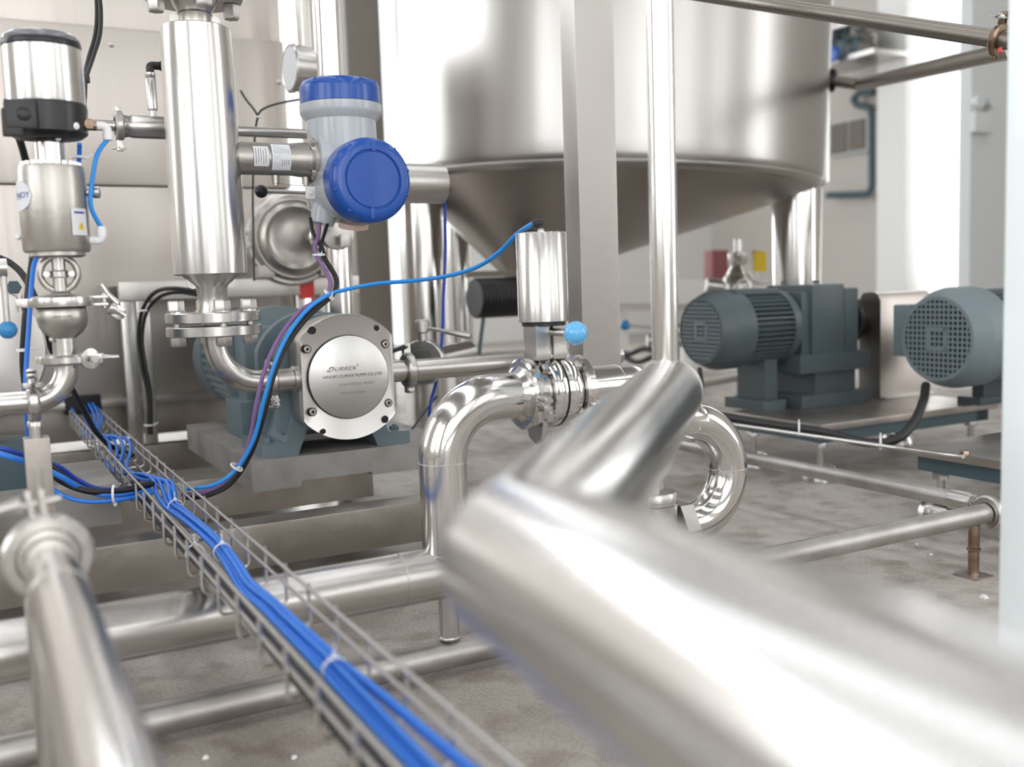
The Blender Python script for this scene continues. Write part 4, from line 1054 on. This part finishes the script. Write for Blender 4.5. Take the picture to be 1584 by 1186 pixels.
# ================================================================== POST AND TANK
pc = P(914, 300, 2.42)
solo('square_column', B().box(at(pc, 1.7), U*.055, V*.033, Z*1.7, .004), 'poststeel', 'square brushed steel post in front of the big tank', 'post')
TC = Vector((.471, 4.676, 0)); TR = .965; ZR = 1.075
tilt = R_(2.6)
tank = thing('storage_tank', 'huge shiny round stainless tank on tubular legs filling the upper middle', 'tank', at(TC, 0))
def tk(p):                                            # the shell leans a touch, as in the photo
    q = p - at(TC, ZR); return at(TC, ZR) + Matrix.Rotation(tilt, 3, 'Y') @ q
b = B(); prof = [(TR - .05, -.012), (TR - .02, .0), (TR - .005, .018), (TR, .045), (TR, .10), (TR, .5), (TR, 1.0), (TR, 1.6), (TR, 2.2)]
b.lathe(at(TC, ZR), Z, prof, 160); b.v = [tk(p) for p in b.v]
shell = part('shell', b, 'tanksteel', tank)
AP = P(800, 446, 4.2)
b = B(); n = 120; r0 = [tk(at(TC, ZR - .010) + Vector((math.cos(2*PI*k/n), math.sin(2*PI*k/n), 0))*(TR - .045)) for k in range(n)]
rings_ = []
for t in (0, .3, .6, .85, .95): rings_.append([p.lerp(AP, t) for p in r0])
b.rings(rings_); part('sloped_bottom', b, 'cone', tank)
b = B().torus(at(TC, ZR + .012), Z, TR - .006, .006, 140, 8); b.v = [tk(p) for p in b.v]; part('bottom_seam', b, 'satin', tank)
vx = P(1279, 150, 4.42)
part('side_strip', B().cyl(P(1279, 282, 4.40), P(1281, -60, 4.40), .012, seg=14), 'mirror', tank)
for px, py, d in ((656, 500, 4.28), (708, 400, 4.75), (1232, 380, 4.5)):
    c = P(px, py, d); zt_ = ZR - .01
    part('leg', B().cyl(at(c, .04), at(c, zt_), {656: .092, 708: .062, 1232: .108}[px], seg=40), 'mirror', tank)
    part('leg_foot', B().lathe(at(c, 0), Z, [(.11, 0), (.11, .012), (.05, .05)], 32), 'satin', tank)
part('thin_drain', B().cyl(P(1270, 292, 4.35), P(1268, 450, 4.35), .008, seg=12), 'satin', tank)
# black hose reel under the tank
rc = P(768, 460, 4.0)
reel = thing('hose_reel', 'drum of black hose hanging under the tank beside the left legs', 'hose reel', rc - Z*.1)
part('coil', B().lathe(rc - U*.10, U, [(.075 + (.006 if k % 2 else 0), .0082*k) for k in range(26)], 36), 'black', reel)
part('bracket', B().box(rc + Z*.095, U*.13, V*.012, Z*.012, .003), 'darkcol', reel)
part('hose_tail', B().tube(spline([rc - U*.06 - Z*.07, rc - U*.075 - Z*.15, rc - U*.09 - Z*.24]), .008, 10), 'teal', reel)
solo('low_rail', B().box(P(765, 548, 4.3), U*.35, V*.02, Z*.018, .004), 'satin', 'level steel rail low behind the pneumatic valve', 'rail')

# ================================================================== RIGHT SIDE: motors on plinths
HP = .19
K1 = F(1270, 657, HP); e1 = F(1540, 621, HP); L1 = (e1 - K1).dot(U); W1 = (F(1125, 636, HP) - K1).dot(V)
pl = thing('motor_plinth', 'long steel-topped plinth on screw feet carrying both grey motors', 'plinth', at(K1 + U*L1/2 + V*W1/2, 0))
def slab(t, k, L, W):
    part('top_plate', B().box(k + U*(L/2) + V*(W/2) - Z*.011, U*(L/2), V*(W/2), Z*.011, .003), 'frame', t)
    b = B()
    for v_ in (.05, W - .05): b.box(k + U*(L/2) + V*v_ - Z*.042, U*(L/2 - .03), V*.03, Z*.020)
    for u_ in (.05, L - .05): b.box(k + U*u_ + V*(W/2) - Z*.042, U*.03, V*(W/2 - .02), Z*.0195)
    part('frame_rail', b, 'teal', t)
    for u_, v_ in ((.06, .06), (L - .06, .06), (.06, W - .06), (L - .06, W - .06)):
        q = k + U*u_ + V*v_
        part('screw_foot', B().hexa(at(q, HP - .085), Z, .022, .024).cyl(at(q, .03), at(q, HP - .06), .011, seg=14).lathe(at(q, 0), Z, [(.060, 0), (.060, .006), (.054, .034), (.040, .046), (.012, .05)], 36), 'polish', t)
slab(pl, K1, L1, W1)
K2_ = F(1402, 690, HP)
pl2 = thing('motor_plinth', 'second plinth at the right edge, nearer and partly cut off by the pale column', 'plinth', at(K2_ + U*.35 - V*.2, 0))
slab(pl2, K2_ - V*.62, .9, .62)
part('rail_bolt', B().hexa(F(1492, 704, HP + .012), Z, .012, .012), 'bronze', pl2)

def motor(t, o, r, L, gm, body_m, foot_z, fins=44, feet=True, eye=True):
    """fan end at o, shaft towards U"""
    a = U
    p = part('fan_cover', B().lathe(o, a, [(r*.80, .0), (r*.84, -.003), (r*.98, r*.30), (r, r*.42), (r, r*.95), (r*.97, r*.95)], 64), gm, t)
    part('cover_shade', B().lathe(o - a*.0005, a, [(r*.79, 0), (r*.79, .002)], 48), 'dark', p)  # dark disc painted as the unlit space behind the grille
    part('cover_rim', B().ring(o - a*.001, a, r*.76, r*.84, .008, 64, .002), gm, p)
    b = B(); n = 15; R_g = r*.78; st_ = 2*R_g/n; bw = st_*.17
    x, y = V, Z
    for k in range(n + 1):
        c_ = -R_g + k*st_; h = math.sqrt(max(0, R_g**2 - c_**2))
        if h < .005: continue
        b.box(o - a*.0022 + x*c_, x*bw, y*h, a*.0012); b.box(o - a*.0023 + y*c_, y*bw, x*h, a*.0013)
    for s_ in (-1, 1):
        b.box(o - a*.0030 + x*(s_*R_g*.24), x*(R_g*.05), y*(R_g*.29), a*.0016); b.box(o - a*.0030 + y*(s_*R_g*.24), y*(R_g*.05), x*(R_g*.29), a*.0016)
    part('grille', b, 'motor2', p)
    part('ribbed_body', ribbed(B(), o + a*(r*.93), a, r*.93, L - r*.93, fins, r*.14), body_m, t)
    part('end_bell', B().lathe(o + a*(L - .01), a, [(r*.95, 0), (r*.95, .03), (r*.7, .05)], 48), body_m, t)
    if eye:
        e = o + a*(L*.58) + Z*(r*.93 + .022); part('lifting_eye', B().torus(e, (V*.8 + U*.6), .018, .005, 24, 8).cyl(e - Z*.03, e - Z*.016, .009, seg=12), 'cast', t)
    if feet:
        fb = o + a*(L*.62); zz = foot_z
        b = B()
        for s_ in (-1, 1):
            b.box(at(fb + V*(s_*r*.62), (zz + o.z - r*.72)/2 + .0), U*.055, V*.022, Z*((o.z - r*.72 - zz)/2 + .0))
            b.box(at(fb + V*(s_*r*.70), zz + .014), U*.085, V*.045, Z*.014, .003)
        part('foot', b, body_m, t)
# motor 1 with gearbox
G0 = F(1240, 633, HP); g_w = .26
r1 = .135
ax_v = G0.dot(V) + g_w/2; gu0 = G0.dot(U)
zm = PV(1085, 512, ax_v).z; o1 = PV(1085, 512, ax_v)
r1 = 62*proj(o1)[2]/FPX
gap = gu0 - o1.dot(U)
gm1 = thing('gear_motor', 'dark blue-grey motor with ribbed body and stepped gearbox, left on the plinth', 'motor', uv(gu0, ax_v, HP))
motor(gm1, o1, r1, gap - .03 + .02, 'motor', 'motor', HP, feet=False)
part('terminal_ridge', B().box(o1 + U*(gap*.6) + Z*(r1*.93), U*(gap*.30), V*r1*.45, Z*.010, .004), 'motor', gm1)
gx = lambda px: PV(px, 560, G0.dot(V)).dot(U)
ug0, ug1, ug2 = gu0 + .01, gx(1318), gx(1345)
gz = lambda py: ZY(uv(gu0, G0.dot(V)), py)
b = B().box(uv((gx(1262) + gx(1312))/2, ax_v, o1.z + .01), U*((gx(1312) - gx(1262))/2), V*(g_w*.44), Z*(r1*.98), .012)
b.box(uv(gx(1262) - .005, ax_v, o1.z + .0), U*.03, V*(g_w*.38), Z*(r1*.90), .02)
b.box(uv(gx(1326), ax_v, o1.z + .01), U*.035, V*(g_w*.40), Z*(r1*.86), .01)
part('gear_case', b, 'motor', gm1)
part('mount_block', B().box(uv((gx(1240) + gx(1347))/2, ax_v, gz(565)), U*((gx(1347) - gx(1240))/2), V*(g_w*.48), Z*.032, .004), 'motor', gm1)
b = B()
for x0, x1 in ((1268, 1330),): b.box(uv((gx(x0) + gx(x1))/2, ax_v, (HP + gz(580))/2), U*((gx(x1) - gx(x0))/2), V*(g_w*.42), Z*((gz(580) - HP)/2))
b.box(uv((gx(1240) + gx(1347))/2, ax_v, HP + .022), U*((gx(1347) - gx(1240))/2), V*(g_w/2), Z*.022, .004)
part('pedestal', b, 'motor', gm1)
b = B().box(uv(gx(1212), ax_v, (HP + o1.z - r1*.8)/2), U*.028, V*.07, Z*((o1.z - r1*.8 - HP)/2)).box(uv(gx(1208), ax_v, HP + .018), U*.05, V*.10, Z*.018, .003)
part('motor_foot', b, 'motor', gm1)
part('output_flange', B().lathe(uv(gx(1342), ax_v, o1.z + .01), U, [(r1*.75, 0), (r1*.75, .02), (r1*.5, .03), (r1*.45, .09)], 40), 'black', gm1)
for v_ in (-.3, .3): part('case_bolt', B().hexa(uv(gx(1280), ax_v + g_w*v_, o1.z + r1 + .010), Z, .012, .012), 'motor', gm1)
# sheet steel coupling guard
gl, gr_ = PV(1362, 560, ax_v - .12).dot(U), PV(1440, 560, ax_v - .12).dot(U)
zgt = ZY(uv(gl, ax_v - .12), 452)
gd = thing('coupling_guard', 'plain sheet steel guard box between the two motors', 'guard', uv((gl+gr_)/2, ax_v, HP))
b = B().prism(uv(gl, ax_v - .12, HP), V, Z, [(0, 0), (.10, 0), (.10, zgt - HP - .03), (.085, zgt - HP - .005), (.07, zgt - HP), (.03, zgt - HP), (.015, zgt - HP - .005), (0, zgt - HP - .03)], U*(gr_ - gl))
part('cover', b, 'brushv', gd)
part('flange_strip', B().box(uv((gl+gr_)/2, ax_v - .13, HP + .004), U*((gr_-gl)/2), V*.012, Z*.003), 'satin', gd)
# motor 2
o2 = P(1450, 524, 3.12); r2 = 79*proj(o2)[2]/FPX
gm2 = thing('gear_motor', 'larger light grey motor at right, square-holed fan grille facing the viewer', 'motor', at(o2 + U*.3, HP))
motor(gm2, o2, r2, .62, 'motor2', 'motor', HP, feet=True)
part('terminal_box', B().box(o2 + U*.10 + V*(r2*1.02) + Z*.02, U*.07, V*.035, Z*.085, .008), 'motor2', gm2)
solo('wooden_block', B().box(at(o2 + U*.06 + V*.10, HP + .02), U*.04, V*.1, Z*.019, .003), 'teal', 'dark flat block under the fan end of the larger motor', 'block') if False else None
# motor cable, thin rod with ties
line('motor_cable', 'black', .0135, [(1432, 596, 3.1), (1428, 620, 3.02), (1412, 655, 2.95), (1385, 680, 2.9), (1340, 684, 2.9), (1270, 668, 2.88), (1200, 658, 2.86), (1120, 645, 2.84), (1078, 640, 2.8)], 'thick black cable hanging from the larger motor along the thin rod')
line('fan_cable', 'black', .008, [(1082, 570, 3.1), (1085, 600, 3.05), (1080, 625, 3.0)], 'short black cable dropping from the left motor fan end')
ra, rb = P(1075, 648, 2.8), P(1456, 705, 2.55)
solo('tie_rod', B().tube([ra, P(1382, 692, 2.6), P(1452, 702, 2.5), F(1490, 706, HP + .012)], .0052, 12), 'polish', 'thin bright rod strung in front of the plinth with ties on it', 'rod')
for px, py, la in ((1362, 689, 'white cable tie on the thin rod, right of the other one'), (1236, 668, 'white cable tie on the thin rod, left of the other one')):
    tie(P(px, py - 3, 2.74), Vector((1, -.3, 0)), .016, side=Z, tail=.01, label=la)
# floor pipes at the right
f1a, f1b = P(1060, 690, 3.0), P(1530, 776, 2.2)
f1b = F(1500, 777, .145); fa = f1b + V*1.75
rp = thing('rack_pipe', 'thin dull pipe running back from the clamp in front of the motor plinth', 'pipe', (f1b + fa)/2)
part('pipe_run', B().cyl(fa, f1b + V*.03, .0185, seg=28), 'dullpipe', rp)
part('socket', B().lathe(f1b + V*.05, -V, [(.0185, 0), (.022, .004), (.022, .05), (.020, .06)], 28), 'pipe', rp)
J = f1b + U*.0 - V*.045 - Z*.014
cp2 = thing('rack_pipe', 'dull pipe running left from the clamped support foot behind the big pipe', 'pipe', J - Z*.02 - U*.4)
part('pipe_run', B().cyl(J - U*1.15, J - U*.012, .0215, seg=28).cyl(J + U*.012, J + U*.3, .0215, seg=28), 'dullpipe', cp2)
clamp(cp2, J, U, .024, -V*.9 - Z*.3, m='satin', w=.018)
c = J - U*.045
sf = thing('pipe_support', 'short rusty-brown screw foot standing on the concrete under the right pipe', 'support', at(c, 0))
part('post', B().cyl(at(c, .003), at(c, J.z - .020), .0115, seg=20).lathe(at(c, .055), Z, [(.0115, 0), (.0145, .002), (.0145, .006), (.0115, .008)], 20), 'bronze', sf)
part('floor_plate', B().box(at(c, .002), U*.028, V*.028, Z*.002), 'frame', sf)
# pale column at the right edge
cc_ = P(1572, 500, 1.25)
solo('pale_column', B().box(at(cc_ + U*.047 + V*.0 + right*.010, 1.4), U*.06, V*.02, Z*1.4, .003), 'paleblue', 'pale blue upright column at the right edge of the view', 'column')
cs = P(1560, 300, 3.4)
solo('rack_upright', B().box(at(cs + right*.03, 1.6), U*.04, V*.01, Z*1.6), 'darkcol', 'dark upright just behind the pale blue column', 'column')
# overhead pipes
ha_, hb2 = P(1010, -20, 2.75), P(1566, 64, 2.05)
hp_ = thing('overhead_pipe', 'upper of two dark pipes meeting behind the pale column', 'pipe', hb2 - Z*.03)
part('pipe_run', B().cyl(ha_, hb2, .0185, seg=28), 'olds', hp_)
clamp(hp_, hb2 - (hb2 - ha_).normalized()*.03, hb2 - ha_, .020, Z - U*.2, m='bronze', w=.014)
hc, hd2, he2 = P(1286, 124, 4.35), P(1332, 130, 4.2), P(1570, 76, 2.75)
hp2 = thing('overhead_pipe', 'lower of two dark pipes, running from the tank side to the pale column', 'pipe', he2 - Z*.03)
part('pipe_run', B().tube(fillet([hc, hd2, he2], .05, 8), .0265, 28, ), 'olds', hp2)
part('flange', B().lathe(hc, right, [(.05, -.005), (.05, .01)], 32), 'black', hp2)
part('red_collar', B().cyl(P(1547, 74, 2.0), P(1547, 82, 2.0), .004, seg=10), 'red', hp_)

# ================================================================== FAR BACKGROUND
vw2 = V1 - .0
# things on the right wall between tank and white pillar
def onwall(px, py, off=.05): return PU(px, py, U1 - off)
wg = thing('wall_vent', 'dark two-panel louvre vent on the far wall right of the tank', 'vent', onwall(1316, 236))
a, b_ = onwall(1284, 210).dot(V), onwall(1344, 210).dot(V); z0, z1 = onwall(1316, 238).z, onwall(1316, 184).z
part('frame', B().box(uv(U1 - .03, (a+b_)/2, (z0+z1)/2), U*.03, V*(abs(a-b_)/2), Z*((z1-z0)/2), .01), 'wallg', wg)
for k in (-1, 1): part('louvre', B().box(uv(U1 - .07, (a+b_)/2 + k*abs(a-b_)*.235, (z0+z1)/2), U*.012, V*(abs(a-b_)*.20), Z*((z1-z0)/2*.86)), 'darkcol', wg)
dp = [onwall(1352, 142, .12), onwall(1322, 144, .12), onwall(1320, 162, .12), onwall(1348, 166, .12), onwall(1349, 300, .12), onwall(1280, 302, .12)]
solo('drain_pipe', B().tube(fillet(dp, .09, 5), .035, 12), 'teal', 'dark bent service pipe on the far wall around the louvre vent', 'pipe')
shf = [onwall(1284, 98, .5), onwall(1352, 98, .5)]
rk = thing('wall_bracket', 'cluttered shelf bracket high on the far wall right of the tank', 'shelf', shf[0] - Z*.1)
part('shelf', B().box((shf[0]+shf[1])/2, U*.25, V*.5, Z*.02), 'satin', rk)
part('shelf', B().box((onwall(1284, 46, .5) + onwall(1352, 46, .5))/2, U*.25, V*.5, Z*.02), 'satin', rk)
random.seed(3)
for i in range(9):
    px = 1286 + i*7.5; q = onwall(px, 97, .55); r = random.uniform(.06, .13)
    qq = at(q, q.z + .02)
    mname = random.choice(['black', 'darkcol', 'satin', 'teal'])
    bb = B().lathe(qq, Z, [(r*.8, 0), (r, r*.3), (r*.9, r*1.8), (r*.4, r*2.1), (r*.35, r*2.6), (r*.5, r*2.7), (r*.5, r*3.0)], 16)
    solo('wall_fitting', bb, mname, 'blurred dark fitting standing on the high wall bracket', 'fitting', 'fittings on the high wall bracket')
solo('blue_handwheel', B().lathe(onwall(1291, 84, .8), -U, [(.07, 0), (.08, .02), (.07, .05), (.03, .06)], 20), 'blue', 'blurred round blue handwheel on the high wall bracket', 'handwheel')
# machinery seen under the tank, between post, tube and motor
lb = thing('light_bench', 'white-topped low bench in the distance behind the upright tube', 'bench', P(985, 560, 6.5))
part('bench_top', B().box(P(1010, 458, 6.2), right*.32, fwd*.3, Z*.07, .01), 'wallw', lb)
for px in (960, 1060): part('leg', B().box(at(P(px, 500, 6.2), .15), right*.03, V*.03, Z*.31), 'wallw', lb)
fv = thing('distant_valve', 'distant stainless valve cluster with round body behind the left motor', 'valve', P(1142, 470, 5.0))
q = P(1142, 445, 5.0)
part('body', B().sphere(q, .09, 24), 'satin', fv)
part('upper_body', B().lathe(q + Z*.05, Z, [(.05, 0), (.06, .02), (.035, .06), (.05, .08), (.05, .12), (.02, .13), (.02, .19)], 24), 'mirror', fv)
part('stand', B().cyl(at(q, 0), q - Z*.05, .03, seg=16), 'satin', fv)
part('side_branch', B().cyl(q - right*.02, q - right*.16 + Z*.015, .035, seg=16).cyl(q + right*.02, q + right*.15, .035, seg=16), 'satin', fv)
part('yellow_tag', B().box(q + right*.075 + Z*.13 - V*.05, right*.03, V*.004, Z*.05), 'yellow', fv)
solo('red_cabinet', B().box(P(1108, 420, 7.5), right*.06, V*.05, Z*.16, .01).box(at(P(1108, 420, 7.5), .33), right*.02, V*.02, Z*.33), 'dred', 'narrow dark red box on a stand in the distance', 'box')
rg = P(1173, 398, 5.0)
solo('ring_handle', B().torus(rg, (V + U*.3), .038, .005, 30, 8).cyl(rg - Z*.04, at(rg, .0), .006, seg=8), 'satin', 'thin upright ring on a rod behind the left motor', 'ring')
bb_ = P(967, 503, 4.6)
lb2 = thing('distant_valve', 'blurred blue ball valve handle peeking out right of the square steel post', 'handle', bb_ - Z*.05)
part('ball', B().sphere(bb_, .024, 20), 'ballb', lb2)
part('rod', B().cyl(bb_, bb_ + right*.22 - Z*.02, .007, seg=10), 'satin', lb2)
part('valve_body', B().sphere(bb_ + right*.23 - Z*.03, .045, 20).cyl(bb_ + right*.1 - Z*.07, bb_ + right*.5 - Z*.07, .03, seg=16), 'satin', lb2)
part('stand', B().cyl(at(bb_ + right*.23, 0), bb_ + right*.23 - Z*.06, .02, seg=12), 'satin', lb2)
for i, (px, py) in enumerate(((975, 535), (990, 548), (1062, 450))):
    line('distant_hose', 'black', .014, [(px - 30, py, 5.0), (px - 5, py + 12, 4.9), (px + 25, py + 4, 4.8), (px + 60, py + 22, 4.7)], ['upper black hose on the floor right of the square post', 'lower black hose on the floor right of the square post', 'short black hose by the upright tube in the distance'][i], 'hose') if i < 2 else None
solo('distant_pipe', B().cyl(P(1050, 596, 4.2), P(1250, 560, 4.9), .030, seg=20), 'satin', 'dull level pipe in the distance under the left motor', 'pipe')
# plaster crumbs on the floor
random.seed(9)
for px, py in ((1522, 924), (318, 1172), (455, 1172), (1418, 842), (1440, 858), (240, 1008)):
    q = F(px, py, 0); s_ = .009 if px > 1500 else .005
    b = B(); n = 7; b.rings([[q + Vector((math.cos(2*PI*k/n), math.sin(2*PI*k/n), 0))*s_*random.uniform(.7, 1.2)*(1 if z_ == 0 else .7) + Z*(z_*s_*.6) for k in range(n)] for z_ in (0, 1)])
    solo('plaster_chip', b, 'wallw', 'small white plaster chip lying on the concrete floor', 'chip', 'white chips on the floor')
